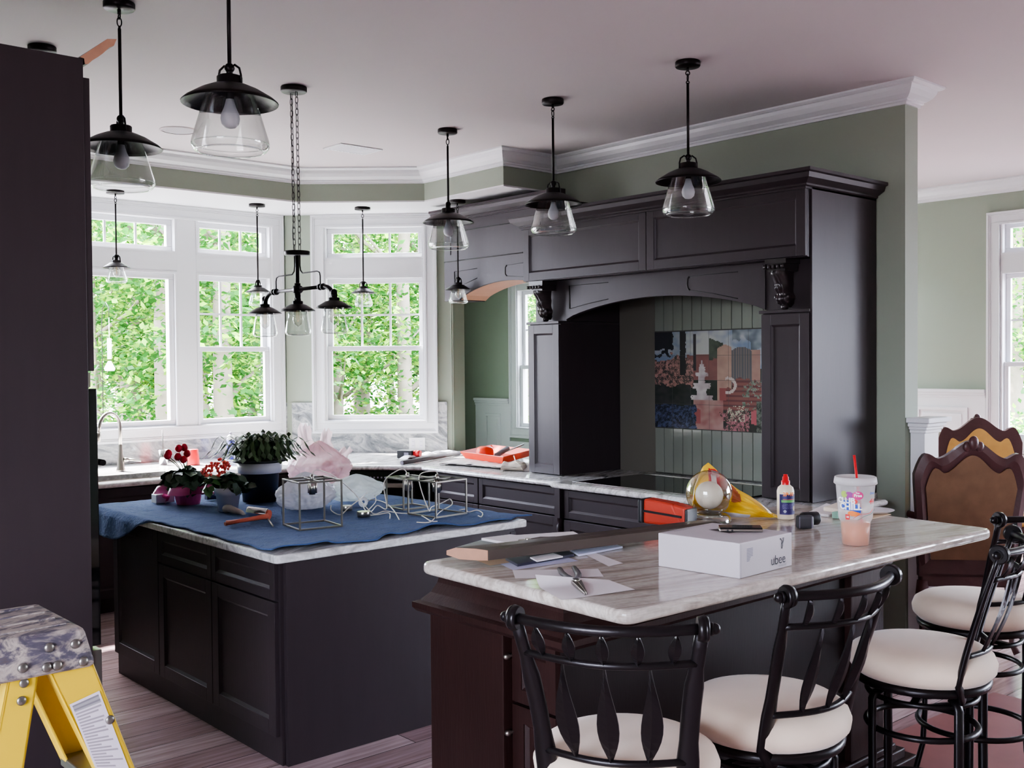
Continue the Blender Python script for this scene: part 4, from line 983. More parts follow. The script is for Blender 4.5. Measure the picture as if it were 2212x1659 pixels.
# ------------------------------------------------------------------ dining chairs
def make_chair(label, loc, rz):
    t = thing('dining_chair', label, 'chair', loc, rz, 'carved dining armchairs')
    # origin at the middle of the back; the sitter faces +Y
    Wd, zt, zb0 = .315, 1.27, .50
    def top(x):
        a = abs(x)/Wd
        if a < .62: z = zt-.02-.105*(1-cos(pi*a/.62))/2
        else: z = zt-.125+.03*sin((a-.62)/.38*pi)-(max(0, (a-.80)/.20))**2*.09
        return z
    n = 40; xs = [-Wd+2*Wd*i/n for i in range(n+1)]
    outer = [(-Wd*.86, zb0), (-Wd*.93, .8), (-Wd*.99, 1.0)]+[(x, top(x)) for x in xs]+[(Wd*.99, 1.0), (Wd*.93, .8), (Wd*.86, zb0)]
    inner = [(-Wd*.66, zb0+.05), (-Wd*.72, .74), (-Wd*.77, .90)]+[(x*.80, top(x)-.085) for x in xs]+[(Wd*.77, .90), (Wd*.72, .74), (Wd*.66, zb0+.05)]
    m = MB(); tilt = lambda z: -(z-.5)*.14
    O = [V((x, tilt(z)-.022, z)) for x, z in outer]; I = [V((x, tilt(z)-.022, z)) for x, z in inner]; O2 = [V((p.x, p.y+.05, p.z)) for p in O]; I2 = [V((p.x, p.y+.05, p.z)) for p in I]
    Md = [(o+i)/2+V((0, -.014, 0)) for o, i in zip(O, I)]
    for a, b in ((O, Md), (Md, I), (I, I2), (I2, O2), (O2, O)): m.strip(a, b, sm=True)
    m.hexa([V(q) for q in ((-Wd*.86, tilt(zb0)-.03, zb0-.05), (Wd*.86, tilt(zb0)-.03, zb0-.05), (Wd*.86, tilt(zb0)+.03, zb0-.05), (-Wd*.86, tilt(zb0)+.03, zb0-.05), (-Wd*.86, tilt(zb0)-.03, zb0+.05), (Wd*.86, tilt(zb0)-.03, zb0+.05), (Wd*.86, tilt(zb0)+.03, zb0+.05), (-Wd*.86, tilt(zb0)+.03, zb0+.05))])
    m.sph((0, tilt(1.23)-.03, 1.235), (.03, .02, .042), 10, 8)
    for s in (-1, 1): m.sph((s*.035, tilt(1.22)-.028, 1.215), (.025, .016, .03), 10, 8)
    fr_ = m.build('back_frame', CARV, t, local=True)
    m = MB(); n2 = len(inner)
    for off, mi in ((-.030, 0), (.034, 1)):
        vs = [V((x, tilt(z)+off, z)) for x, z in inner]; m.add(vs, [tuple(range(n2))], mi, False)
    m.build('back_upholstery', [UPH, UPHY], t, local=True)
    m = MB(); m.hexa([V(q) for q in ((-.25, -.02, .47), (.25, -.02, .47), (.30, .50, .47), (-.30, .50, .47), (-.25, -.02, .545), (.25, -.02, .545), (.30, .50, .545), (-.30, .50, .545))]); m.build('seat', UPHY, t, local=True, bevel=.025, seg=3)
    m = MB(); m.hexa([V(q) for q in ((-.26, -.03, .39), (.26, -.03, .39), (.31, .51, .39), (-.31, .51, .39), (-.26, -.03, .475), (.26, -.03, .475), (.31, .51, .475), (-.31, .51, .475))]); m.build('apron', CARV, t, local=True, bevel=.01)
    for sx, yy in ((-1, 0), (1, 0), (-1, .47), (1, .47)):
        b = -.04 if yy == 0 else .04
        m = MB(); m.tube([(sx*.24, yy, .42), (sx*.262, yy+b*.6, .30), (sx*.245, yy+b*.2, .16), (sx*.25, yy+b*.6, .06), (sx*.27, yy+b*1.2, .012)], [.036, .034, .020, .016, .022], 10); m.build('leg', CARV, t, local=True)
    for s in (-1, 1):
        m = MB(); m.tube([(s*.265, -.06, .80), (s*.31, .10, .80), (s*.32, .28, .77), (s*.315, .33, .74), (s*.30, .30, .62), (s*.295, .27, .47)], [.018, .022, .026, .026, .02, .022], 10); m.build('arm', CARV, t, local=True)
    return t
pc1 = at(2087, 940, 'z', 1.272)+V((0, 0, 0))
d1 = make_chair('nearer carved dining chair with tan damask back, behind the white post', (pc1.x, pc1.y, 0), radians(-48))
pc2 = at(2120, 897, 'z', 1.272)
dup(d1, (pc2.x, pc2.y, 0), radians(128), 'farther carved dining chair with gold upholstery, facing the kitchen')

# ------------------------------------------------------------------ step ladder
t = thing('step_ladder', 'yellow fibreglass step ladder with paint-splattered grey cap', 'ladder', (.5, 2.0, 0))
zt = 1.27
A1 = at(184, 1352, 'z', zt); A2 = at(112, 1297, 'z', zt); ay, fy = A1.y, A2.y
xr = max(A1.x, A2.x); xl = xr-.36
def capat(x, y): return at(x, y, 'y', ay-.025)
B1 = capat(212, 1440); bz = B1.z
m = MB()
m.hexa([V(q) for q in ((xl-.05, ay-.025, bz), (B1.x, ay-.025, bz), (B1.x, fy+.03, bz), (xl-.05, fy+.03, bz), (xl, ay, zt), (A1.x, ay, zt), (A1.x, fy, zt), (xl, fy, zt))])
cap = m.build('top_cap', LCAP, t, bevel=.012, seg=3)
m = MB()
for k in range(4): yy = ay+.035+k*(fy-ay-.07)/3; m.box(xl+.02, A1.x-.02, yy-.004, yy+.004, zt-.001, zt+.003)
m.build('rib', LCAP, cap, bevel=.002)
for x, y in ((52, 1445), (113, 1403), (169, 1395), (103, 1443), (126, 1439), (182, 1430)):
    p = capat(x, y); k = (p.z-bz)/(zt-bz); m = MB(); m.sph((p.x, ay-.026+.025*k, p.z), (.0085, .005, .0085), 12, 8); m.build('rivet', STEELG, cap)
def rail(px_top, px_bot, yplane_top, spread, w, name, flange):
    """px_top / px_bot: (left, right) photo columns at the cap and at the frame bottom"""
    a0 = at(px_top[0][0], px_top[0][1], 'y', yplane_top); a1 = at(px_top[1][0], px_top[1][1], 'y', yplane_top)
    b0 = at(px_bot[0][0], px_bot[0][1], 'y', yplane_top); b1 = at(px_bot[1][0], px_bot[1][1], 'y', yplane_top)
    def ext(a, b, z): k = (a.z-z)/(a.z-b.z); return a.lerp(b, k)
    T0, T1 = ext(a0, b0, bz+.03), ext(a1, b1, bz+.03); G0, G1 = ext(a0, b0, 0.01), ext(a1, b1, .01)
    G0.y -= spread; G1.y -= spread
    m = MB(); th = V((0, .006, 0))
    m.hexa([G0, G1, G1+th, G0+th, T0, T1, T1+th, T0+th])
    f = V((0, .035, 0)); ux = V((.006, 0, 0))
    for P_, Q_, s in ((G0, T0, 1), (G1, T1, -1)): m.hexa([P_, P_+ux*s, P_+ux*s+f, P_+f, Q_, Q_+ux*s, Q_+ux*s+f, Q_+f])
    return m.build(name, YELLOWL, t, bevel=.002), (T0, T1, G0, G1)
r1, R1 = rail(((112, 1464), (205, 1440)), ((205, 1659), (289, 1659)), ay-.012, .05, .08, 'front_rail', 1)
r2, R2 = rail(((16, 1475), (82, 1464)), ((-22, 1659), (49, 1659)), ay-.012, .05, .08, 'rear_rail', 1)
for nm, (T0, T1, G0, G1) in (('front_rail', R1), ('rear_rail', R2)):
    m = MB(); th = V((0, .006, 0)); D = V((0, fy-ay+.0, 0)); E_ = V((0, fy-ay+.10, 0))
    m.hexa([G0+E_, G1+E_, G1+E_+th, G0+E_+th, T0+D, T1+D, T1+D+th, T0+D+th])
    f = V((0, -.035, 0)); ux = V((.006, 0, 0))
    for P_, Q_, s in ((G0+E_, T0+D, 1), (G1+E_, T1+D, -1)): m.hexa([P_, P_+ux*s, P_+ux*s+f, P_+f, Q_, Q_+ux*s, Q_+ux*s+f, Q_+f])
    m.build(nm, YELLOWL, t, bevel=.002)
T0, T1, G0, G1 = R1
for z in (.25, .5, .75, .97):
    k = (T0.z-z)/(T0.z-.01); a = T0.lerp(G0, k); b = T1.lerp(G1, k); e = (fy-ay)+.10*k
    m = MB(); m.box(a.x+.002, b.x-.004, a.y+.008, a.y+e-.002, z-.02, z); m.build('step', STEELG, t, bevel=.003)
# warning label on the rail
def lab(u, v):
    k0 = at(150, 1520, 'y', ay-.014); 
    a = at(148, 1521, 'y', ay-.013); b = at(213, 1491, 'y', ay-.013); c = at(275, 1659, 'y', ay-.013); d_ = at(203, 1659, 'y', ay-.013)
    p = a.lerp(b, u).lerp(d_.lerp(c, u), v); k = (T0.z-p.z)/(T0.z-.01); p.y = ay-.0135-.05*k; return p
def labc(u, v):
    if .06 < u < .94 and .03 < v < .97:
        r = int(v*46)
        if v < .13: return S(150, 146, 150) if .1 < v % .05*20 < .7 else S(120, 116, 122)
        if r % 2 and (sin(r*7.3)*.5+.5)*.5+.45 > u and noise.noise(V((u*60, r*3, 0))) > -.25: return S(150, 140, 148)
    return S(206, 196, 204)
painted('warning_label', t, 30, 92, lab, labc, PAINTM)
for x, y in ((51, 1475), (45, 1513), (235, 1553)):
    m = MB()
    p = at(x, y, 'y', ay-.013); k = (T0.z-p.z)/(T0.z-.01); m.sph((p.x, ay-.014-.05*k, p.z), (.008, .004, .008), 12, 8); m.build('rail_rivet', STEELG, t)
# ------------------------------------------------------------------ things on the island
ZI = .932
VIEW = V((_F0.x, _F0.y, 0))
def ground(px, py, z, back=0): p = at(px, py, 'z', z); return p+VIEW*back
def leafblob(m, c, n, rad, ls, rnd, mi=0, up=.5, droop=0):
    for i in range(n):
        a = rnd.uniform(0, 2*pi); t_ = math.acos(rnd.uniform(-.1, 1)); d = V((sin(t_)*cos(a), sin(t_)*sin(a), cos(t_)))
        q = V(c)+V((d.x*rad[0], d.y*rad[1], d.z*rad[2]))*rnd.uniform(.75, 1.02)
        nn = (d+V((rnd.gauss(0, .35), rnd.gauss(0, .35), up))).normalized(); u = nn.cross(V((rnd.gauss(0, 1), rnd.gauss(0, 1), rnd.gauss(0, 1)))).normalized(); w_ = nn.cross(u); s = ls*rnd.uniform(.7, 1.2)
        pts = [q-u*s*.2, q+w_*s*.5+u*s*.1, q+w_*s*.42+u*s*.6, q+u*s-nn*s*.15, q-w_*s*.42+u*s*.6, q-w_*s*.5+u*s*.1, q+u*s*.4-nn*s*.10]
        m.add(pts, [(0, 1, 6), (1, 2, 6), (2, 3, 6), (3, 4, 6), (4, 5, 6), (5, 0, 6)], mi, True)
# cyclamen in pink foil
c = ground(400, 1092, ZI, .06); rnd = random.Random(3)
t = thing('potted_cyclamen', 'red cyclamen in a pink foil-wrapped pot on the blue blanket', 'potted plant', c)
m = MB(); m.lathe(c, [(0, .002), (.05, .002), (.062, .10), (.0, .10)], 20); m.build('soil', SOIL, t)
def wob(a, i): return 1+(.0 if i < 2 else (.05 if i < 4 else .16))*sin(a*5+.6)+.05*sin(a*11)*(i > 1)
m = MB(); m.lathe(c, [(.0, .001), (.062, .001), (.068, .03), (.072, .07), (.085, .10), (.12, .118), (.15, .105), (.17, .07)], 60, wob=wob); m.build('foil_wrap', PINKF, t, recalc=False)
p = ground(345, 1085, ZI, .02); q = ground(372, 1058, ZI+.08, .05)
m = MB(); m.grid(10, 10, lambda u, v: (c+V((-.07, .05, .10))).lerp(V((p.x, p.y, ZI+.0)), v)+V((.02*sin(u*6), (u-.5)*.10*(1-.4*v), .035*sin(v*5+u*3)+.02)))
m.build('foil_tail', PINKF, t, recalc=False)
m = MB(); leafblob(m, c+V((0, 0, .105)), 130, (.15, .15, .10), .062, rnd); m.build('foliage', LEAFD, t, recalc=False)
for fx, fy in ((364, 985), (386, 974), (398, 972), (404, 985), (384, 992), (396, 998), (362, 990)):
    d = (c-V((0, 0, 0))); s_ = at(fx, fy, 'y', c.y-.03); m = MB()
    for k in range(5):
        a = k*2*pi/5+fx; e = V((cos(a), sin(a), 0)); m.add([s_, s_+e*.016+V((0, 0, .008))+e.cross(V((0, 0, 1)))*.012, s_+e*.012+V((0, 0, .036)), s_+e*.016+V((0, 0, .008))-e.cross(V((0, 0, 1)))*.012], [(0, 1, 2, 3)], 0, True)
    m.sph(s_+V((0, 0, .014)), (.021, .021, .022), 10, 7); f_ = m.build('flower', PETR, t, recalc=False)
    m = MB(); m.tube([c+V((0, 0, .14)), (c+V((0, 0, .17))).lerp(s_, .6), s_], .0025, 5); m.build('stalk', LEAFM, f_)
# kalanchoe in white pot
c = ground(487, 1107, ZI, .055); rnd = random.Random(8)
t = thing('potted_kalanchoe', 'coral flowering kalanchoe in a white clay pot on the blanket', 'potted plant', c)
m = MB(); m.lathe(c, [(0, .001), (.05, .001), (.064, .088), (.07, .088), (.075, .128), (.069, .128), (.062, .09), (0, .10)], 32); m.build('pot', PORC, t)
m = MB(); leafblob(m, c+V((.015, .01, .135)), 60, (.085, .085, .07), .05, rnd); leafblob(m, c+V((.10, -.03, .12)), 6, (.02, .02, .03), .06, rnd); m.build('foliage', LEAFD, t, recalc=False)
m = MB(); leafblob(m, c+V((-.08, .02, .13)), 16, (.05, .05, .06), .045, rnd); m.build('side_leaves', LEAFM, t, recalc=False)
for fx, fy, n in ((441, 1017, 9), (463, 1008, 12), (481, 1002, 12), (473, 1018, 9), (489, 1009, 8), (450, 1023, 5)):
    s_ = at(fx, fy, 'y', c.y-.02); m = MB()
    for k in range(n):
        q = s_+V((rnd.gauss(0, .018), rnd.gauss(0, .018), rnd.gauss(0, .013)))
        for j in range(4): a = j*pi/2+k; e = V((cos(a), sin(a), .25)).normalized(); w_ = V((-sin(a), cos(a), 0)); m.add([q, q+e*.012+w_*.009, q+e*.021, q+e*.012-w_*.009], [(0, 1, 2, 3)])
        m.sph(q, .009, 6, 4)
    m.build('flower_cluster', PETC, t, recalc=False)
# christmas cactus
c = ground(551, 1088, ZI, .12); rnd = random.Random(5)
t = thing('potted_cactus', 'bushy drooping holiday cactus in a big black pot with white band', 'potted plant', c)
m = MB(); m.lathe(c, [(0, .001), (.098, .001), (.108, .165), (.112, .17)], 36); m.build('pot', BLACKP, t)
m = MB(); m.lathe(c, [(.112, .165), (.122, .165), (.128, .222), (.118, .226)], 36); m.build('band', PORC, t)
m = MB(); m.lathe(c, [(.116, .222), (.150, .228), (.154, .238), (.148, .242), (.12, .232), (0, .232)], 36); m.build('rim', BLACKP, t)
m = MB(); m.lathe(c, [(0, .25), (.09, .242), (.118, .236)], 24); m.build('soil', SOIL, t)
m = MB()
for i in range(150):
    a = rnd.uniform(0, 2*pi); r = rnd.uniform(.06, .275); h = rnd.uniform(.09, .155)*(1-.2*(r/.275)); b = c+V((rnd.gauss(0, .05), rnd.gauss(0, .05), .24)); e = V((cos(a), sin(a), 0))
    pts = [b.lerp(b+e*r, k)+V((0, 0, h*sin(min(1, k*1.15)*pi*.82)*1.15-(.11*max(0, k-.55)))) for k in [j/6 for j in range(7)]]
    sd = e.cross(V((0, 0, 1)))
    for p0, p1 in zip(pts, pts[1:]):
        mid = (p0+p1)/2; w_ = rnd.uniform(.010, .016); up_ = V((0, 0, .003)); m.add([p0-sd*.002, mid-sd*w_, p1-sd*.003, p1+sd*.003, mid+sd*w_, p0+sd*.002, mid+up_], [(0, 1, 6), (1, 2, 6), (2, 3, 6), (3, 4, 6), (4, 5, 6), (5, 0, 6)], 0, True)
m.build('foliage', LEAFC, t, recalc=False)
m = MB()
for i in range(26):
    a = rnd.uniform(2.2, 4.6); e = V((cos(a), sin(a), 0)); b = c+V((-.07, -.03, .24)); L_ = rnd.uniform(.06, .14); sd = e.cross(V((0, 0, 1)))
    m.add([b-sd*.006, b+sd*.006, b+e*L_*.6+sd*.005+V((0, 0, L_*.5)), b+e*L_+V((0, 0, L_*.35)), b+e*L_*.6-sd*.005+V((0, 0, L_*.5))], [(0, 1, 2, 3, 4)])
m.build('grassy_tuft', LEAFM, t, recalc=False)
# plastic bags
def bag(name, label, c, R, H, mt, seed, ears=(), lean=(0, 0), knot=True):
    t = thing(name, label, 'plastic bag', c)
    m = MB()
    def f(u, v):
        a = u*2*pi; ph = v
        r = sin(pi*min(1, v*1.02+.10))**.55*(1 if v < .45 else 1-.62*((v-.45)/.55)**1.2)
        if v < .02: r = .0
        n = noise.noise(V((cos(a)*2.2+seed, sin(a)*2.2, v*3)))*.17+noise.noise(V((cos(a)*6+seed, sin(a)*6, v*8)))*.10+abs(noise.noise(V((cos(a)*11+seed, sin(a)*11, v*13))))*.10+noise.ridged_multi_fractal(V((cos(a)*3+seed, sin(a)*3, v*4)), 1, 2, 3, 1, 2)*.045
        z = H*v*(1+.06*n)
        return V((c[0]+R[0]*r*(1+n)*cos(a)+lean[0]*v, c[1]+R[1]*r*(1+n)*sin(a)+lean[1]*v, c[2]+.003+max(0, z)))
    m.grid(110, 70, f); m.build('film', mt, t, recalc=False)
    for k, (p, q, w_) in enumerate(ears):
        m = MB(); p = V(p); q = V(q); d = (q-p); sd = CX.normalized()
        def g(u, v, p=p, q=q, w_=w_, k=k):
            b = p.lerp(q, v); ww = w_*(1-.6*v)*(1+.15*sin(v*9)); return b+sd*((u-.5)*2*ww)+VIEW*(.012*sin(u*7+k)+.006*sin(u*19+v*8))+V((0, 0, .012*sin(u*12)*v))
        m.grid(16, 14, g); m.build('handle', mt, t, recalc=False)
    return t
cb = ground(690, 1052, ZI, .0)
def up(px, py, b): 
    d = _F + (px-1106)/FPX*CX - (py-829.5)/FPX*CY; k = b.xy.length/d.xy.length; return V((d.x*k, d.y*k, HC+d.z*k))
bag('plastic_bag', 'tall pinkish white carrier bag with upright handles behind the wire cube', (cb.x, cb.y, ZI), (.19, .16), .33, BAGP, 2.3, ears=((up(660, 975, cb), up(657, 917, cb), .075), (up(697, 975, cb), up(707, 928, cb), .06), (up(722, 1000, cb), up(752, 968, cb), .07)))
t = tag(MB().sph((cb.x+.03, cb.y-.06, ZI+.13), (.05, .04, .04), 16, 10).build('red_container', RED), 'blurred red container showing through the pinkish carrier bag', 'container')
cb2 = ground(652, 1106, ZI, .10)
bag('plastic_bag', 'crumpled opaque white bag on the blanket behind the nearest wire cube', (cb2.x, cb2.y, ZI), (.155, .12), .225, BAGW, 7.1)
cb3 = ground(762, 1088, ZI, .12)
bag('plastic_bag', 'half-clear milky bag slumped to the right of the opaque white bag', (cb3.x, cb3.y, ZI), (.17, .11), .17, BAGC, 11.7)
# wire cube pendants
def cube(label, o, rz, w, h, bar=.0042):
    t = thing('wire_cube_pendant', label, 'pendant lamp', (o.x, o.y, ZI), rz, 'unhung wire cube pendants on the blanket')
    r = bar; m = MB()
    for x in (0, w):
        for y in (0, w): m.box(x-r, x+r, y-r, y+r, 0, h)
    for z in (r, h-r):
        for q in (0, w): m.box(0, w, q-r, q+r, z-r, z+r); m.box(q-r, q+r, 0, w, z-r, z+r)
    m.box(0, w, w*.5-r*.8, w*.5+r*.8, h-2*r, h); m.box(w*.5-r*.8, w*.5+r*.8, 0, w, h-2*r, h)
    m.build('frame', STEELG, t, local=True, bevel=.001)
    m = MB(); c_ = (w/2, w/2)
    m.cyl((w/2, w/2, h-.012), (w/2, w/2, h+.022), .011, .008); m.cyl((w/2, w/2, h-.075), (w/2, w/2, h-.01), .0155, n=16)
    for k in range(3): a = k*2.1; m.cyl((w/2+.019*cos(a), w/2+.019*sin(a), h-.07), (w/2+.019*cos(a), w/2+.019*sin(a), h-.015), .006)
    m.build('lamp_socket', STEEL, t, local=True)
    return t
n1, n2, n3 = ground(648, 1147, ZI), ground(872, 1103, ZI), ground(942, 1120, ZI)
cube('nearest wire cube pendant, standing by the orange-handled tool', n1, radians(-8.5), .213, .229)
cube('farthest wire cube pendant, overlapping the middle one from behind', n2, radians(-2), .165, .168)
cube('rightmost wire cube pendant, nearest the right edge of the blanket', n3, radians(5), .212, .186)
def cord(pts, label, r=.0028, name='tangled_cord'):
    P = [V(p) for p in pts]; out = []
    for i in range(len(P)-1):
        a, b, c_, d = P[max(0, i-1)], P[i], P[i+1], P[min(len(P)-1, i+2)]
        for k in range(6):
            s = k/6; out.append(.5*((2*b)+(c_-a)*s+(2*a-5*b+4*c_-d)*s*s+(3*b-a-3*c_+d)*s**3))
    out.append(P[-1]); m = MB(); m.tube(out, r, 6); o = m.build(name, mat('pale grey lamp cord', S(196, 190, 180), .4)); tag(o, label, 'cord', 'pale lamp cords tangled on the blanket'); return o
G = lambda px, py, dz=.004: V(ground(px, py, ZI+dz))+V((0, 0, 0))
cz1 = V((n1.x+.12, n1.y+.09, ZI+.25)); cz2 = V((n2.x+.085, n2.y+.08, ZI+.185)); cz3 = V((n3.x+.10, n3.y+.11, ZI+.205))
cord([cz1, cz1+V((.03, 0, .02)), up(720, 1028, cz1), up(760, 1060, G(760, 1100)), G(795, 1100, .03), G(810, 1110), G(832, 1104), G(860, 1108), G(905, 1112), G(930, 1125), G(945, 1126)], 'pale cord running from the nearest wire cube across the blanket')
cord([cz2, up(868, 1013, cz2), up(838, 1030, cz2), up(829, 1050, n2), G(835, 1098, .02), G(815, 1092, .012), G(800, 1106), G(786, 1096, .02), G(800, 1080, .02), G(830, 1085, .02), G(850, 1102), G(862, 1122)], 'pale cord drooping from the farthest wire cube')
cord([cz3, up(938, 1018, cz3), up(905, 1030, cz3), G(925, 1100, .05), G(933, 1095, .03), G(958, 1085, .02), G(972, 1078, .03), G(976, 1090, .01), G(950, 1106), G(930, 1127), G(900, 1128)], 'pale cord looping from the rightmost wire cube')
cord([G(715, 1092, .02), G(716, 1103), G(735, 1112, .008), G(752, 1098, .03), G(775, 1080, .06), G(800, 1062, .05), G(812, 1082, .02), G(790, 1110), G(812, 1112), G(840, 1108), G(842, 1120)], 'pale cord heaped around the round metal canopies')
cord([G(992, 1102), G(1005, 1100, .01), G(1012, 1106), G(1030, 1102, .012), G(1042, 1108, .006), G(1040, 1116), G(1033, 1114)], 'short hooked cord end at the right of the blanket')
for px, py, r, h, l in ((747, 1104, .030, .026, 'round nickel lamp canopy lying on the blanket, left of the pair'), (784, 1117, .035, .026, 'larger round nickel lamp canopy with dark underside on the blanket')):
    c = ground(px, py, ZI, .03); t = thing('lamp_canopy', l, 'lamp part', (c.x, c.y, ZI))
    m = MB(); m.cyl((c.x, c.y, ZI+.008), (c.x, c.y, ZI+h), r, r*.98, 24); m.build('shell', STEEL, t, bevel=.002); m = MB(); m.cyl((c.x, c.y, ZI), (c.x, c.y, ZI+.008), r*.96, n=24); m.build('underside', BLACKP, t)
c = ground(783, 1098, ZI, .03); m = MB(); ring(m, (c.x, c.y, ZI+.03), .02, .009, 'y', 20, 10); o = m.build('cord_spool', WHITEP); tag(o, 'small white ring spool standing behind the lamp canopies', 'spool')
# tool, rag
a, b = ground(486, 1132, ZI+.01), ground(578, 1120, ZI+.015); cc = ground(558, 1112, ZI+.03, .03)
t = thing('hand_tool', 'orange-handled hand tool with a silver barrel lying on the blanket', 'tool', (a.x, a.y, ZI))
m = MB(); m.tube([cc+V((-.04, .05, .012)), cc+V((.025, -.035, -.0))], .027, 20); m.build('barrel', CHROME, t, bevel=.003)
m = MB(); m.tube([cc+V((.02, -.03, -.002)), cc+V((.03, -.045, -.004))], .025, 20); m.tube([a, a.lerp(b, .35)+V((0, 0, .006)), a.lerp(b, .8)+V((0, 0, .01)), b+V((0, 0, .012))], [(.009, .014), (.010, .016), (.012, .016), (.014, .02)], 10, flat=(0, 0, 1)); m.build('handle', mat('dull orange rubber', S(176, 84, 62), .6), t)
m = MB(); e = a+V((.03, .05, .004)); m.tube([e, e.lerp(b, .5)+V((0, 0, .006)), b+V((0, .01, .012))], [(.004, .01)]*3, 8, flat=(0, 0, 1)); m.build('upper_lever', mat('dull orange rubber 2', S(188, 110, 90), .6), t)
m = MB(); e = ground(590, 1137, ZI+.004); m.tube([b, b.lerp(e, .5), e], .004, 6); m.build('spike', STEEL, t)
c = ground(505, 1112, ZI, .02); m = MB(); d = (ground(533, 1116, ZI)-ground(480, 1108, ZI)).normalized()
m.tube([c-d*.075+V((0, 0, .022)), c-d*.05+V((0, 0, .026)), c+V((0, 0, .019)), c+d*.05+V((0, 0, .014)), c+d*.08+V((0, 0, .006))], [(.022, .026), (.020, .022), (.017, .02), (.012, .02), (.003, .012)], 12, flat=(0, 0, 1))
o = m.build('paint_rag', mat('beige rag', S(170, 160, 152), .9, bump=.5, bscale=40, var=.15, vscale=20)); tag(o, 'rolled beige rag beside the white flower pot', 'rag')
c = ground(338, 1088, ZI, .03)
m = MB(); m.box(c.x-.02, c.x+.09, c.y-.02, c.y+.05, ZI, ZI+.05); o = m.build('small_white_box', WHITEP, bevel=.004); tag(o, 'small white box tucked behind the pink-wrapped pot', 'box')
c = ground(452, 1080, ZI, .03)
m = MB(); m.box(c.x-.03, c.x+.03, c.y-.02, c.y+.02, ZI, ZI+.05); o = m.build('small_dark_box', mat('navy card', S(40, 48, 78), .6), bevel=.004); tag(o, 'small navy box between the pink-wrapped pot and the black pot', 'box')

# ------------------------------------------------------------------ things on the perimeter counter
ZK = .9155
c = ground(261, 1018, ZK)
t = thing('kitchen_faucet', 'brushed nickel gooseneck faucet beside the sink under the picture window', 'faucet', (c.x, c.y, ZK))
m = MB(); m.lathe(c, [(0, 0), (.034, 0), (.032, .012), (.027, .03), (.022, .10), (.017, .16), (.015, .20)], 20)
d = V((-.72, -.3, 0)).normalized(); R_ = .10
pts = [c+V((0, 0, .18)), c+V((0, 0, .33))]+[c+d*(R_*(1-cos(a)))+V((0, 0, .33+.115*sin(a))) for a in [pi*k/12 for k in range(1, 12)]]+[c+d*(2*R_+.004)+V((0, 0, .31))]
m.tube(pts, .0135, 12); m.build('spout', STEEL, t)
e = c+d*(2*R_+.006)+V((0, 0, .31)); m = MB(); m.tube([e, e+V((0, 0, -.02))+d*.002, e+V((0, 0, -.07))+d*.012], [.0145, .017, .021], 14); m.build('spray_head', STEEL, t)
m = MB(); h = c+V((.02, -.01, .085)); m.cyl(h, h+V((.03, -.015, .004)), .017, .014); m.tube([h+V((.03, -.015, .004)), h+V((.07, -.03, -.004)), h+V((.115, -.045, -.012))], [.010, .008, .007], 10); m.build('lever', STEEL, t)
c = ground(353, 1004, ZK); t = thing('steel_tumbler', 'steel tumbler holding a thin rod behind the sink', 'cup', (c.x, c.y, ZK))
m = MB(); m.lathe(c, [(0, .002), (.032, .002), (.04, .12), (.037, .12), (.03, .006), (0, .006)], 24); m.build('body', CHROME, t)
m = MB(); m.cyl(c+V((.0, 0, .006)), c+V((.0, .01, .28)), .004); m.build('rod', STEELG, t)
c = ground(418, 1004, ZK); t = thing('plastic_cup', 'red plastic cup upside down on the sink counter behind the cyclamen', 'cup', (c.x, c.y, ZK))
m = MB(); m.lathe(c, [(.052, .001), (.049, .001), (.050, .006), (.046, .04), (.038, .122), (.036, .124), (0, .124)], 28); m.build('body', RED, t)
c = ground(499, 992, ZK); t = thing('spray_can', 'white and blue spray can behind the big black pot', 'spray can', (c.x, c.y, ZK))
m = MB(); m.cyl(c, c+V((0, 0, .165)), .033, n=24); m.build('can', mat('blue can print', S(70, 70, 150), .35), t)
m = MB(); m.lathe(c, [(.033, .165), (.034, .17), (.031, .19), (.02, .205), (.013, .21)], 24); m.build('shoulder', WHITEP, t); m = MB(); m.lathe(c, [(.0125, .205), (.0125, .225), (.009, .23), (0, .23)], 16); m.build('nozzle', INKG, t)
def outlet(label, s0, s1, z0, z1, gang=2):
    t = thing('wall_outlet', label, 'outlet', FB((s0+s1)/2, .02, (z0+z1)/2), 0)
    m = MB(); m.box(s0, s1, .0205, .026, z0, z1, 0, FB); m.build('cover_plate', WHITEP, t, bevel=.002)
    for k in range(gang):
        a = s0+(s1-s0)*(k+.5)/gang; m = MB(); m.box(a-.016, a+.016, .026, .029, z0+.02, z1-.02, 0, FB); q = m.build('receptacle', PORC, t, bevel=.002)
        m = MB()
        for zz in (z0+.035, z1-.04):
            for s in (-.006, .006): m.box(a+s-.001, a+s+.001, .029, .0295, zz, zz+.009, 0, FB)
        m.build('slot', INK, q)
outlet('white double outlet plate on the granite splash below the diagonal window', 1.095, 1.24, .935, 1.045)
outlet('white single switch plate on the granite splash left of the diagonal window', .105, .18, 1.09, 1.185, 1)
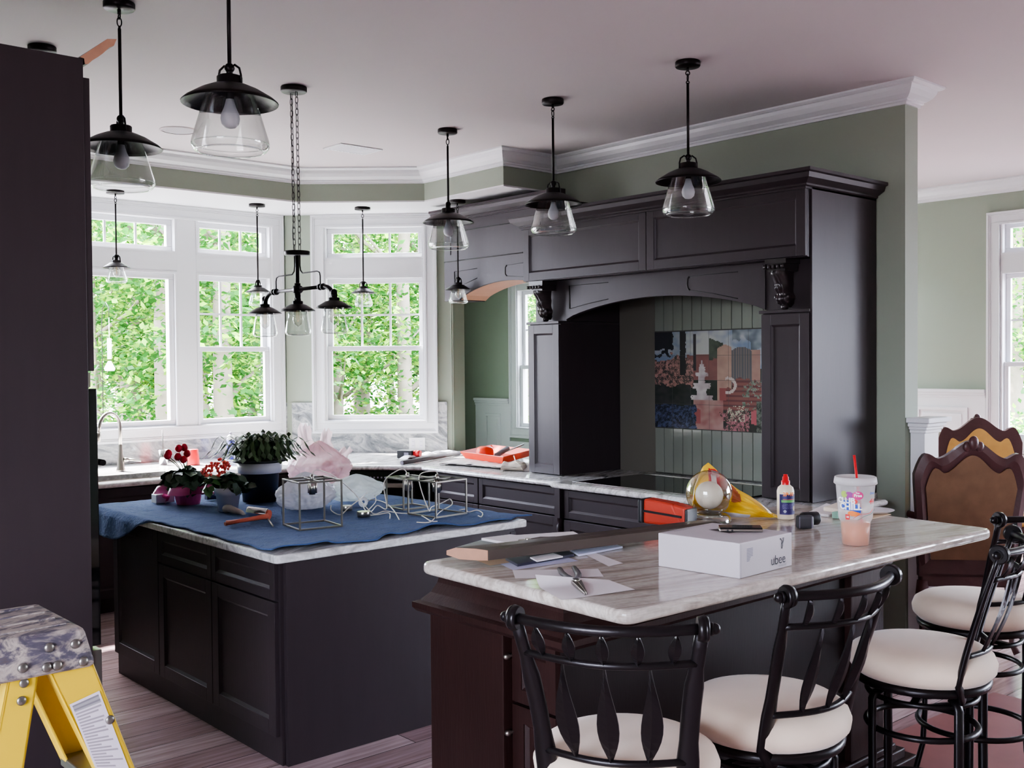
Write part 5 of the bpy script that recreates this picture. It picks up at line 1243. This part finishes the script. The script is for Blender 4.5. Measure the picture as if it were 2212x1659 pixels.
# black cordless tool battery with red end
a, b = ground(857, 990, ZK), ground(893, 991, ZK); d = (b-a).normalized(); w_ = V((-d.y, d.x, 0))
if w_.dot(VIEW) < 0: w_ = -w_
t = thing('cordless_tool', 'black cordless tool with a red end lying on the counter below the outlet', 'tool', (a.x, a.y, ZK))
FQ = lambda x, y, z: a+d*x+w_*y+V((0, 0, z))
m = MB(); m.box(0, .14, 0, .09, 0, .068, 0, FQ); m.box(.02, .06, -.001, .09, .03, .045, 0, FQ); m.build('body', BLACKP, t, bevel=.012, seg=3)
m = MB(); m.box(.07, .11, -.003, 0, .015, .05, 0, FQ); m.build('badge', INKG, t)
m = MB(); m.cyl(FQ(.14, .045, .04), FQ(.165, .045, .04), .027, n=18); m.cyl(FQ(.165, .045, .04), FQ(.20, .045, .04), .03, .026, 18); m.build('red_end', RED, t)
a, b = ground(868, 1006, ZK, .02), ground(992, 984, ZK, .02)
t = thing('grey_pipe', 'dark grey pipe lying diagonally across the counter corner', 'pipe', (a.x, a.y, ZK))
m = MB(); m.cyl(a+V((0, 0, .02)), b+V((0, 0, .02)), .018, n=20); m.build('tube', GREYF, t); m = MB(); m.cyl(a+V((0, 0, .02))-(b-a).normalized()*.002, a+V((0, 0, .02)), .0135, n=20); m.build('end_plug', INKG, t)
def softstrip(name, label, a, b, w_, h, mt, seed, cat, nu=40, nv=12, zb=ZK, waves=2):
    d = (b-a); L_ = d.length; d = d.normalized(); s_ = V((-d.y, d.x, 0)); s_ = s_ if s_.dot(VIEW) > 0 else -s_
    m = MB()
    def f(u, v):
        aa = v*2*pi; k = 1+.25*noise.noise(V((u*5*L_*3, seed, v*2)))
        yy = -cos(aa)*w_*.5*k; zz = h*(.5+.5*sin(aa))*(1+.35*noise.noise(V((u*L_*14, seed+3, v*3)))); q = min(1, u*12, (1-u)*12)
        return a+d*(u*L_)+s_*(w_*.5+yy)+V((0, 0, zb-a.z+.002+max(0, zz)*q**.5))
    m.grid(nu, nv, f); o = m.build(name, mt); tag(o, label, cat); return o
softstrip('white_rag', 'white cloth strip lying along the grey pipe', ground(878, 994, ZK, .06), ground(992, 980, ZK, .06), .09, .03, mat('white cotton', S(226, 226, 232), .9), 2, 'rag')
softstrip('folded_drop_cloth', 'folded off-white canvas drop cloth under the orange tray', ground(948, 1004, ZK), ground(1134, 1019, ZK), .34, .035, CANVAS, 5, 'drop cloth', 70, 24)
softstrip('folded_drop_cloth_end', 'bunched tan end of the drop cloth by the left hood pillar', ground(1080, 1017, ZK, -.01), ground(1130, 1019, ZK, .0), .10, .065, mat('tan canvas', S(206, 194, 180), .9, bump=.4, bscale=30, var=.15, vscale=18), 9, 'drop cloth', 40, 16, waves=5)
zt_ = ZK+.040
P0, P1, P2 = ground(994, 990, zt_), ground(1087, 1003, zt_), ground(1136, 990, zt_); P3 = P0+(P2-P1)*1.35
t = thing('paint_tray', 'bright orange plastic tray on the folded drop cloth', 'tray', (P1.x, P1.y, zt_), 0)
m = MB(); q4 = [P0, P1, P1+(P3-P0), P3]; cc = sum(q4, V())/4
bot = [cc+(p-cc)*.86 for p in q4]; hi = [V((p.x, p.y, zt_+.055)) for p in q4]; bo = [V((p.x, p.y, zt_)) for p in bot]
m.add(bo+hi, [(0, 1, 2, 3), (0, 1, 5, 4), (1, 2, 6, 5), (2, 3, 7, 6), (3, 0, 4, 7)]); m.build('pan', ORANGE, t, recalc=False, solid=.004)
c = ground(1047, 985, zt_+.02, .06)
t = thing('orange_cap', 'domed orange plastic cap lying in the orange tray', 'cap', (c.x, c.y, zt_)); m = MB(); m.lathe((c.x, c.y, zt_+.006), [(.07, 0), (.07, .05), (.062, .075), (.04, .085), (0, .087)], 24); m.build('dome', ORANGE, t)
a, b = ground(1072, 985, zt_+.05, .04), ground(1096, 967, zt_+.09, .05)
t = thing('paint_roller', 'grey paint roller with a long handle leaning over the orange tray', 'paint roller', (a.x, a.y, zt_))
m = MB(); m.cyl(a, a.lerp(b, 1.0)+V((0, 0, -.01)), .02, n=16); m.build('roller', GREYF, t, bevel=.004)
m = MB(); b2 = up(1131, 960, b); m.tube([a.lerp(b, .1), a.lerp(b2, .5), b2], .006, 8); m.build('handle', STEELG, t)
cordm = [ground(1110, 985, ZK+.09), ground(1114, 998, ZK+.08), ground(1125, 1003, ZK+.07), ground(1136, 1003, ZK+.06)]
m = MB(); m.tube(cordm, .004, 6); o = m.build('twine', mat('cream twine', S(214, 200, 180), .8)); tag(o, 'loose cream twine hanging over the right end of the orange tray', 'twine')

# ------------------------------------------------------------------ things on the bar
ZB = 1.0705
def sheet(name, label, pts, mt, z=ZB+.0008, th=.0006, cat='paper', curl=0):
    P = [at(x, y, 'z', z) for x, y in pts]; m = MB()
    n = 14
    def f(u, v):
        p = P[0].lerp(P[1], u).lerp(P[3].lerp(P[2], u), v); return p+V((0, 0, th+curl*max(0, (.25-u)/.25)**2*.03*(1-v)))
    m.grid(n, n, f); o = m.build(name, mt, recalc=False); tag(o, label, cat); return o
sheet('paper_sheet', 'white paper sheet under the pliers near the front corner of the bar', [(1156, 1264), (1213, 1297), (1372, 1274), (1315, 1253)], PAPER, curl=1)
sheet('envelope', 'white envelope just behind the pliers', [(1107, 1232), (1113, 1250), (1304, 1246), (1292, 1229)], PAPER, z=ZB+.0002)
sheet('paper_slip', 'small white slip lying alone left of the white box', [(1262, 1197), (1315, 1224), (1346, 1217), (1282, 1193)], PAPER)
sheet('paper_sheet', 'bluish printed sheet poking out below the dark moulding', [(1062, 1210), (1108, 1232), (1250, 1212), (1200, 1196)], PAPERB, z=ZB)
sheet('paper_sheet', 'tan paper corner sticking out under the raw end of the moulding', [(1000, 1200), (1058, 1222), (1110, 1214), (1060, 1194)], mat('tan paper', S(206, 172, 140), .8), z=ZB+.0003)
def slabthing(name, label, pts, z, h, mt, cat, mt2=None, bevel=0):
    P = [at(x, y, 'z', z) for x, y in pts]; m = MB(); m.hexa([V((p.x, p.y, z)) for p in P]+[V((p.x, p.y, z+h)) for p in P]); o = m.build(name, mt, bevel=bevel); tag(o, label, cat); return o
slabthing('magazine', 'dark-covered magazine under the moulding with bluish page edges', [(1092, 1210), (1118, 1224), (1240, 1202), (1210, 1188)], ZB+.0012, .008, mat('navy magazine cover', S(44, 42, 60), .4), 'magazine')
slabthing('letter_stack', 'low stack of grey papers under the left end of the moulding', [(984, 1190), (1050, 1200), (1110, 1180), (1045, 1172)], ZB+.0012, .012, PAPERG, 'papers')
slabthing('letter_stack', 'stack of white papers along the back edge of the bar behind the moulding', [(1040, 1174), (1110, 1187), (1200, 1176), (1102, 1166)], ZB+.0015, .02, PAPER, 'papers')
slabthing('notepad', 'white notepad behind the moulding under the grey pliers handles', [(1102, 1166), (1170, 1182), (1262, 1169), (1238, 1157)], ZB+.0015, .016, PAPER, 'notepad')
slabthing('booklet', 'thin pale booklet sticking out under the middle of the moulding', [(1145, 1206), (1160, 1214), (1216, 1204), (1195, 1197)], ZB+.0095, .004, PAPER, 'booklet')
slabthing('letter_stack', 'thin bluish papers under the right half of the moulding', [(1230, 1190), (1250, 1202), (1345, 1184), (1320, 1176)], ZB+.0012, .006, PAPERB, 'papers')
zm = ZB+.024
a0, a1 = at(1054, 1211, 'z', zm), at(1422, 1166, 'z', zm); dd = (a1-a0).normalized(); a1 = a0+dd*.98; sd = V((-dd.y, dd.x, 0)); sd = sd if sd.dot(VIEW) > 0 else -sd
t = thing('crown_moulding_length', 'long dark crown moulding length with raw tan cut end lying across the papers', 'moulding', (a0.x, a0.y, zm))
prof = [(0, .0), (0, .032), (.03, .036), (.08, .036), (.102, .026), (.102, .012), (.08, .004), (.07, .0), (.03, -.001)]
sk = dd*-.02
m = MB(); m.prism(prof, lambda s, z, q: a0+sd*s+dd*(q-s*.9*(1-q))+V((0, 0, z)), 0.0, .98); m.build('strip', mat('dull dark moulding', S(78, 68, 62), .32, spec=.7), t, bevel=.002)
m = MB(); m.prism([(s, z) for s, z in prof], lambda s, z, q: a0+sd*s+dd*(q-s*.9)+V((0, 0, z)), -.0015, .0002); m.build('cut_end', RAW, t)
def pliers(name, label, tip, piv, h1, h2, z, hm, gr='x'):
    T, Pv, A, B = [at(x, y, 'z', z) for x, y in (tip, piv, h1, h2)]; t = thing(name, label, 'pliers', (Pv.x, Pv.y, z)); d = (T-Pv).normalized(); s = V((-d.y, d.x, 0)); k = .011
    m = MB()
    for q in (-1, 1): m.hexa([Pv+s*q*.001+V((0, 0, 0)), Pv+s*q*.016, T+s*q*.005, T+s*q*.0005, Pv+s*q*.001+V((0, 0, k)), Pv+s*q*.016+V((0, 0, k)), T+s*q*.005+V((0, 0, k*.7)), T+s*q*.0005+V((0, 0, k*.7))])
    m.cyl(Pv+V((0, 0, -.0005)), Pv+V((0, 0, k+.003)), .011, n=18); m.build('jaws', STEEL, t, bevel=.0015)
    for H_, q in ((A, 1), (B, -1)):
        m = MB(); o = s*q*.010*(1 if (H_-Pv).dot(s)*q > 0 else -1); v1 = Pv+V((0, 0, .007))-d*.008
        c1 = v1.lerp(H_, .35)+(H_-(A+B)/2).normalized()*.012+V((0, 0, .004)); m.tube([v1, c1, v1.lerp(H_, .7)+(H_-(A+B)/2).normalized()*.008+V((0, 0, .004)), V((H_.x, H_.y, z+.008))], [(.006, .007), (.007, .0095), (.0075, .010), (.006, .008)], 10); m.build('grip', hm, t)
pliers('pliers', 'steel pliers with dark grey grips on the front white sheet', (1265, 1285), (1245, 1261), (1209, 1234), (1240, 1231), ZB+.002, mat('grey rubber grip', S(96, 92, 94), .55))
pliers('pliers', 'second pliers with black grips lying behind the moulding on the notepad', (1120, 1170), (1140, 1171), (1168, 1180), (1200, 1167), ZB+.0185, mat('brown grey grip', S(92, 84, 80), .55))
# white router box with print
Bn, Bl, Br = at(1598, 1251, 'z', ZB), at(1422, 1223, 'z', ZB), at(1711, 1222, 'z', ZB); Bt = ZB+.106
u_ = (Br-Bn); w_ = (Bl-Bn); Bf = Bn+u_+w_
t = thing('cardboard_box', 'white cardboard carton with dark logo lettering standing on the bar', 'box', (Bn.x, Bn.y, ZB))
m = MB(); m.hexa([V((p.x, p.y, ZB)) for p in (Bn, Br, Bf, Bl)]+[V((p.x, p.y, Bt)) for p in (Bn, Br, Bf, Bl)]); m.build('carton', mat('white carton', S(196, 188, 192), .6), t, bevel=.003)
ul, wl = u_.length, w_.length; uu, ww = u_.normalized(), w_.normalized(); on = V((uu.y, -uu.x, 0)); on = on if on.dot(ww) < 0 else -on
def boxtext(s, size, cu, cz_, mt, name, bold=0, italic=0):
    vs, fs = text_geo(s, size, bold=bold); m = MB(); m.add([Bn+uu*(cu+x+italic*y)+V((0, 0, cz_+y))+on*.0012 for x, y, _ in vs], fs); return m.build(name, mt, t, recalc=False)
boxtext('ubee', .042, ul*.72, .030, INK, 'logo_lettering')
boxtext('INTERACTIVE', .007, ul*.80, .010, INKG, 'small_lettering')
m = MB(); X0_ = ul*.80; Z_ = .062
for x0, z0, x1, z1, wd in ((-.004, .0, -.004, .026, .003), (-.004, .026, -.014, .032, .003), (-.004, .012, .008, .030, .003), (.008, .030, .002, .012, .002), (-.002, .0, .002, .012, .003), (-.014, .032, -.006, .032, .002), (.0, .032, .01, .032, .002)):
    A_, B_ = V((x0, 0, z0)), V((x1, 0, z1)); d = (B_-A_).normalized(); n = V((-d.z, 0, d.x))*wd*.5
    m.add([Bn+uu*(X0_+p.x)+V((0, 0, Z_+p.z))+on*.0012 for p in (A_-n, B_-n, B_+n, A_+n)], [(0, 1, 2, 3)])
m.build('logo_mark', INK, t, recalc=False)
m = MB()
for k in range(9): 
    z = .083-.0045*k; L_ = .032 if k < 6 else .02-.003*(k-6); m.add([Bn+uu*(.035+x)+V((0, 0, zz))+on*.0012 for x, zz in ((0, z), (L_, z), (L_, z+.0028), (0, z+.0028))], [(0, 1, 2, 3)])
m.build('label_print', INKG, t, recalc=False)
m = MB(); e = ww*.03; m.add([V((p.x, p.y, Bt+.0006)) for p in (Bl-ww*.012+uu*.03, Bl-ww*.012+uu*.20, Bl-ww*.015+uu*.20, Bl-ww*.015+uu*.03)], [(0, 1, 2, 3)]); m.add([V((p.x, p.y, Bt+.0006)) for p in (Bl-ww*.022+uu*.05, Bl-ww*.022+uu*.24, Bl-ww*.024+uu*.24, Bl-ww*.024+uu*.05)], [(0, 1, 2, 3)]); m.build('flap_seam', INKG, t, recalc=False)
m = MB(); m.add([Bn+uu*.004+V((0, 0, z))+on*.0012 for z in (.0, .104)]+[Bn+uu*.0052+V((0, 0, z))+on*.0012 for z in (.104, .0)], [(0, 1, 2, 3)]); m.build('corner_seam', INKG, t, recalc=False)
pa_, pb_ = at(1554, 1149, 'z', Bt+.001), at(1649, 1150, 'z', Bt+.001); d = (pb_-pa_).normalized(); s = V((-d.y, d.x, 0)); s = s if s.dot(VIEW) > 0 else -s; Lp = (pb_-pa_).length
FPh = lambda x, y, z: V((pa_.x, pa_.y, Bt+.0012))+d*x+s*y+V((0, 0, z))
t = thing('mobile_phone', 'black and silver mobile phone lying on the white carton', 'phone', FPh(0, 0, 0))
m = MB(); m.box(0, Lp, 0, .062, .0, .009, 0, FPh); m.build('silver_body', STEEL, t, bevel=.003); m = MB(); m.box(.002, Lp-.002, .001, .061, .009, .0135, 0, FPh); m.build('black_face', BLACKG, t, bevel=.002)
m = MB(); 
for x in (.026, .040): m.cyl(FPh(x, -.0006, .0045), FPh(x, .001, .0045), .0032, n=12)
m.build('side_button', BLACKP, t)
sheet('dark_card', 'thin dark card under the phone on the white carton', [(1530, 1144), (1575, 1152), (1600, 1148), (1560, 1142)], mat('dark card', S(84, 78, 80), .5), z=Bt+.0004, th=.0003, cat='card')
# crystal ball
c = at(1532, 1128, 'z', ZB); c = V((c.x, c.y, ZB)); rB = .0925
t = thing('crystal_globe', 'clear glass globe with a pale ball inside on a clear base', 'ornament', c)
m = MB(); m.sph(c+V((0, 0, .028+rB*.96)), rB, 48, 32); m.build('outer_ball', thin_glass('crystal skin', (.93, .93, .9, 1), .55, .0, .06), t)
m = MB(); m.sph(c+V((0, 0, .022+rB*.94)), rB*.60, 32, 20); m.build('inner_ball', mat('pale frosted core', S(226, 216, 200), .5), t)
m = MB(); m.lathe(c, [(0, 0), (.086, 0), (.088, .006), (.084, .024), (.07, .034), (.05, .036)], 36); m.build('base', thin_glass('clear base glass', (.85, .88, .88, 1), .5, .03, .12), t)
# red and black tool case
a, b = at(1380, 1131, 'z', ZB), at(1478, 1141, 'z', ZB); d = (b-a).normalized(); s = V((-d.y, d.x, 0)); s = s if s.dot(VIEW) > 0 else -s; L_ = (b-a).length
FC = lambda x, y, z: V((a.x, a.y, ZB))+d*x+s*y+V((0, 0, z))
t = thing('tool_pouch', 'orange red zip pouch with black ends at the back edge of the bar', 'pouch', (a.x, a.y, ZB))
m = MB(); m.hexa([FC(.012, .008, .0), FC(L_*.98, .008, 0), FC(L_*.98, .09, 0), FC(.012, .09, 0), FC(.012, .012, .100), FC(L_*.72, .012, .088), FC(L_*.72, .086, .088), FC(.012, .086, .100)]); 
m.hexa([FC(L_*.70, .010, .0), FC(L_*1.0, .010, 0), FC(L_*1.0, .088, 0), FC(L_*.70, .088, 0), FC(L_*.70, .012, .088), FC(L_*1.0, .012, .076), FC(L_*1.0, .086, .076), FC(L_*.70, .086, .088)]); m.build('body', ORANGEF, t, bevel=.012, seg=3)
m = MB(); m.box(-.008, .016, .0, .094, .001, .098, 0, FC); m.build('end_cap', BLACKP, t, bevel=.01, seg=3)
m = MB(); m.box(L_*.99, L_*1.05, .004, .09, .001, .072, 0, FC); m.build('end_cap', BLACKP, t, bevel=.008, seg=3)
m = MB(); m.hexa([FC(.016, .003, .048), FC(L_*.92, .003, .036), FC(L_*.92, .012, .036), FC(.016, .012, .048), FC(.016, .003, .056), FC(L_*.92, .003, .044), FC(L_*.92, .012, .044), FC(.016, .012, .056)]); m.build('zip', BLACKP, t)
# yellow snack bag standing behind the globe
def sn(px, py): return at(px, py, 'y', 0)
bc = at(1590, 1128, 'z', ZB+.004); rt = V((_R0.x, _R0.y, 0)); org = V((bc.x, bc.y, 0))+VIEW*.12
def plane_pt(px, py):
    dr = _F + (px-1106)/FPX*CX - (py-829.5)/FPX*CY; k = org.dot(VIEW)/V((dr.x, dr.y, 0)).dot(VIEW); return V((0, 0, HC))+dr*k
top_e = [(1500, 1052), (1508, 1030), (1518, 1008), (1530, 999), (1545, 1012), (1565, 1034), (1592, 1056), (1618, 1070), (1645, 1088), (1668, 1108), (1692, 1118), (1699, 1124)]
bot_e = [(1490, 1120), (1500, 1124), (1515, 1126), (1530, 1128), (1550, 1130), (1572, 1131), (1598, 1133), (1622, 1135), (1640, 1136), (1660, 1138), (1680, 1130), (1694, 1128)]
te = [plane_pt(*p) for p in top_e]; be = [plane_pt(*p) for p in bot_e]
for p in be: p.z = max(p.z, ZB+.004)
for p in te: p.z = max(p.z, ZB+.006)
def pick(L__, u): k = u*(len(L__)-1); i = min(int(k), len(L__)-2); return L__[i].lerp(L__[i+1], k-i)
t = thing('snack_bag', 'shiny yellow snack bag slumped behind the glass globe', 'snack bag', (bc.x, bc.y, ZB))
def face(sg):
    def f(u, v):
        p = pick(be, u).lerp(pick(te, u), v); bul = (sin(pi*min(1, max(0, v)))**.7)*(sin(pi*min(1, u*.96+.02))**.6)*.042
        n = noise.noise(V((u*7, v*5, 2)))*.014+noise.noise(V((u*20, v*14, 5)))*.007
        return p-VIEW*sg*(bul+n*(sin(pi*v)*sin(pi*u))**.5 if 0 < u < 1 and 0 < v < 1 else 0)
    return f
def sncol(u, v):
    if ((u-.475)/.085)**2+((v-.74)/.26)**2 < 1: return S(170, 96, 58)
    if abs(u-.33) < .07 and .55 < v-.9*(u-.33) < .95:
        return S(196, 36, 40) if not (abs(u-.33) < .045 and .64 < v-.9*(u-.33) < .84 and int(u*260) % 3) else S(240, 232, 226)
    if v < .16 and u < .62: return S(196, 196, 206)
    if u > .82 and noise.noise(V((u*30, v*9, 0))) > .12: return S(250, 236, 150)
    return mixc(S(222, 170, 26), S(236, 196, 60), .5+noise.noise(V((u*9, v*7, 7))))
PS = painted_mat('printed foil', .24)
painted('front_panel', t, 90, 44, face(1), sncol, PS); o = painted('back_panel', t, 30, 20, face(-1), lambda u, v: S(222, 176, 40), PS)
for o in kids(t): o.data.polygons.foreach_set('use_smooth', [True]*len(o.data.polygons))
# glue bottle
c = at(1697, 1121, 'z', ZB); c = V((c.x, c.y, ZB)); k = 1.0
t = thing('glue_bottle', 'small cream squeeze bottle with red cap and purple label on the bar', 'bottle', c)
m = MB(); m.lathe(c, [(0, .001), (.032, .001), (.034, .005), (.0345, .115), (.030, .130), (.018, .140), (.016, .142)], 32); m.build('bottle', mat('cream plastic', S(226, 214, 190), .35), t)
m = MB(); m.lathe(c, [(.0175, .140), (.0175, .156), (.013, .158), (.0125, .172), (.009, .173), (.0085, .182), (0, .183)], 18); m.build('cap', RED, t)
th0 = atan2(-VIEW.y, -VIEW.x)+.12
def lp(u, v, r=.0352): a = th0+(u-.5)*2.2; return c+V((cos(a)*r, sin(a)*r, .022+.082*v))
def lc(u, v):
    if .60 < v < .72 and u > .1: return S(104, 170, 96)
    if .74 < v < .77 and u > .2: return S(210, 90, 50)
    if v < .06: return S(60, 54, 110)
    if (u-.3)**2*3+(v-.16)**2*4 < .02: return S(170, 170, 190)
    if (u-.85)**2*3+(v-.3)**2 < .015: return S(180, 150, 110)
    if .28 < v < .52 and .15 < u < .75 and int(v*60) % 3 == 0 and noise.noise(V((u*40, v*60, 0))) > -.1: return S(110, 100, 150)
    return S(52, 42, 96)
lb = painted('label', t, 60, 50, lp, lc, PAINTM)
vs, fs = text_geo('2P-10', .020, bold=.0008); m = MB(); m.add([lp(.5+x/(2.2*.0352), (.088-.006+y)/.082, .0358) for x, y, _ in vs], fs); m.build('lettering', mat('orange ink', S(240, 130, 50), .5), lb, recalc=False)
# drink cup
c = at(1848, 1176, 'z', ZB); c = V((c.x, c.y, ZB))
t = thing('drink_cup', 'large clear plastic soda cup with red straw and colourful print', 'cup', c)
hc = .236; th0 = atan2(-VIEW.y, -VIEW.x)
prof = [(0, .001), (.043, .001), (.045, .004), (.0505, .082), (.056, .092), (.0575, .098), (.0665, .215), (.068, .222)]
m = MB(); m.lathe(c, prof, 44); m.build('cup_wall', CUPM, t, recalc=False)
m = MB(); m.lathe(c, [(0, .003), (.042, .003), (.0485, .080), (0, .080)], 36); m.build('drink', DRINK, t)
m = MB(); m.lathe(c, [(.069, .212), (.0735, .216), (.0725, .226), (.070, .238), (.066, .240), (.064, .232), (0, .232)], 44); m.build('lid', translucent('frosted lid', S(224, 222, 222), .4, .12, .35), t, recalc=False)
s0 = up(1845, 983, c); s1 = up(1852, 1043, c); dz = (s0-s1).normalized(); m = MB(); m.tube([s1-dz*.18, s0], .0046, 10); m.build('straw', RED, t)
def rc(z): return .0575+(.0665-.0575)*(z-.098)/(.215-.098)
def cp_(x, y, e=.0010): # x along surface (m), y height
    r = rc(y)+e; a = th0+x/ .062; return c+V((cos(a)*r, sin(a)*r, y))
def ctext(s, size, x0, y0, mt, name, bold=0, sl=0, e=.0018):
    vs, fs = text_geo(s, size, bold=bold); m = MB(); m.add([cp_(x0+x+sl*y, y0+y+.0*x, e) for x, y, _ in vs], fs); return m.build(name, mt, t, recalc=False)
def cblob(pts, mt, name, e=.0010):
    m = MB(); cx_ = sum(p[0] for p in pts)/len(pts); cy_ = sum(p[1] for p in pts)/len(pts); ring_ = []
    for i in range(len(pts)):
        a_, b_ = pts[i], pts[(i+1) % len(pts)]
        for k in range(4): ring_.append((a_[0]+(b_[0]-a_[0])*k/4, a_[1]+(b_[1]-a_[1])*k/4))
    n = len(ring_); vs = [cp_(cx_+(x-cx_)*q, cy_+(y-cy_)*q, e) for q in (1, .66, .33) for x, y in ring_]+[cp_(cx_, cy_, e)]
    fs = [(j*n+i, j*n+(i+1) % n, (j+1)*n+(i+1) % n, (j+1)*n+i) for j in range(2) for i in range(n)]+[(2*n+i, 2*n+(i+1) % n, 3*n) for i in range(n)]
    m.add(vs, fs); return m.build(name, mt, t, recalc=False)
def ell(x, y, a, b, n=10): return [(x+a*cos(2*pi*k/n), y+b*sin(2*pi*k/n)) for k in range(n)]
MAG, BLU, ORG, GRN = mat('magenta ink', S(206, 60, 130), .5), mat('blue ink', S(50, 84, 176), .5), mat('orange ink 2', S(232, 130, 50), .5), mat('green ink', S(170, 200, 90), .5)
sgn = 1
cblob(ell(-.058, .182, .012, .012), GRN, 'green_splash'); cblob(ell(-.040, .178, .017, .014), mat('plum ink', S(150, 60, 140), .5), 'plum_splash'); cblob(ell(-.022, .158, .010, .008), mat('red ink', S(214, 60, 60), .5), 'red_splash')
cblob(ell(-.026, .116, .022, .010), ORG, 'orange_splash'); cblob(ell(-.012, .179, .018, .015, 16), MAG, 'round_badge', .0014)
cblob([(-.070, .160), (-.045, .162), (-.030, .152), (-.010, .145), (.0, .135), (-.002, .118), (-.03, .126), (-.068, .128)], BLU, 'blue_splash', .0013)
ctext('Free', .014, -.012, .179, TEXTW, 'badge_lettering', .0006, 0, .0022); ctext('Tax', .008, -.013, .188, TEXTW, 'badge_lettering', .0003, 0, .0022)
ctext('CLUB', .026, -.053, .160, TEXTW, 'slogan_lettering', .0012, 0, .0024); ctext('CHILL', .030, -.038, .139, TEXTW, 'slogan_lettering', .0014, 0, .0024)
RI = mat('red ink 2', S(214, 50, 56), .5)
ctext('44', .026, .043, .157, RI, 'size_lettering', .001, .2); ctext('Drink', .010, .042, .186, BLU, 'drink_lettering', .0005, .2)
cblob([(-.056, .112), (-.040, .112), (-.040, .094), (-.056, .094)], RI, 'red_square', .0016); ctext('18', .010, -.048, .103, TEXTW, 'square_lettering', .0004, 0, .0024)
for k, mt in ((0, RI), (1, mat('teal ink', S(60, 120, 110), .5))):
    pts = [cp_(-.028+.016*k+.083*q, .0985+.034*q**1.1+(.003 if k else .006)*sin(q*6)-.004*k, .0016) for q in [i/14 for i in range(15)]]; m = MB(); m.tube(pts, .0007, 5); m.build('swoosh', mt, t)
# grey tape roll tool and food wrappers
a = at(1728, 1143, 'z', ZB); d = V((.75, -.62, 0)).normalized(); s = V((.62, .75, 0)).normalized()
FT2 = lambda x, y, z: V((a.x, a.y, ZB))+d*x+s*y+V((0, 0, z))
t = thing('tape_measure', 'dark grey tape measure lying between the glue bottle and the drink cup', 'tape measure', (a.x, a.y, ZB))
m = MB(); m.box(-.012, .055, -.005, .028, .0, .052, 0, FT2); m.build('case', mat('dark grey rubber', S(78, 78, 82), .5), t, bevel=.012, seg=3)
m = MB(); m.cyl(FT2(.018, .03, .034), FT2(.085, .05, .034), .026, n=22); m.build('grip', BLACKP, t, bevel=.005)
m = MB(); m.box(.044, .047, -.0065, -.004, .004, .048, 0, FT2); m.box(-.004, -.001, -.0065, -.004, .004, .048, 0, FT2); m.build('trim_line', INKG, t)
slabthing('food_wrapper', 'flattened tan paper wrapper under the drink cup', [(1800, 1113), (1850, 1128), (1925, 1112), (1870, 1100)], ZB, .002, mat('kraft paper', S(214, 190, 160), .8), 'wrapper')
slabthing('napkin', 'crumpled white napkin behind the tape measure', [(1745, 1112), (1790, 1118), (1822, 1104), (1785, 1092)], ZB, .012, PAPER, 'napkin', bevel=.004)
slabthing('foam_container', 'white foam takeaway tray behind the drink cup', [(1778, 1104), (1840, 1114), (1880, 1102), (1812, 1092)], ZB+.0125, .018, mat('cream foam', S(222, 208, 190), .7), 'container', bevel=.005)
p = at(1808, 1112, 'z', ZB+.015); m = MB(); m.box(p.x-.02, p.x+.02, p.y-.015, p.y+.012, ZB+.0022, ZB+.028); o = m.build('candy_box', mat('pale green card', S(150, 196, 176), .6), bevel=.003); tag(o, 'small pale green box left of the drink cup', 'box')
c = at(1885, 1106, 'z', ZB+.004); m = MB(); m.lathe((c.x, c.y, ZB+.003), [(0, 0), (.06, 0), (.085, .010), (.088, .012), (.06, .004), (0, .004)], 32); o = m.build('paper_plate', PAPER); tag(o, 'white paper plate at the far side of the drink cup', 'plate')
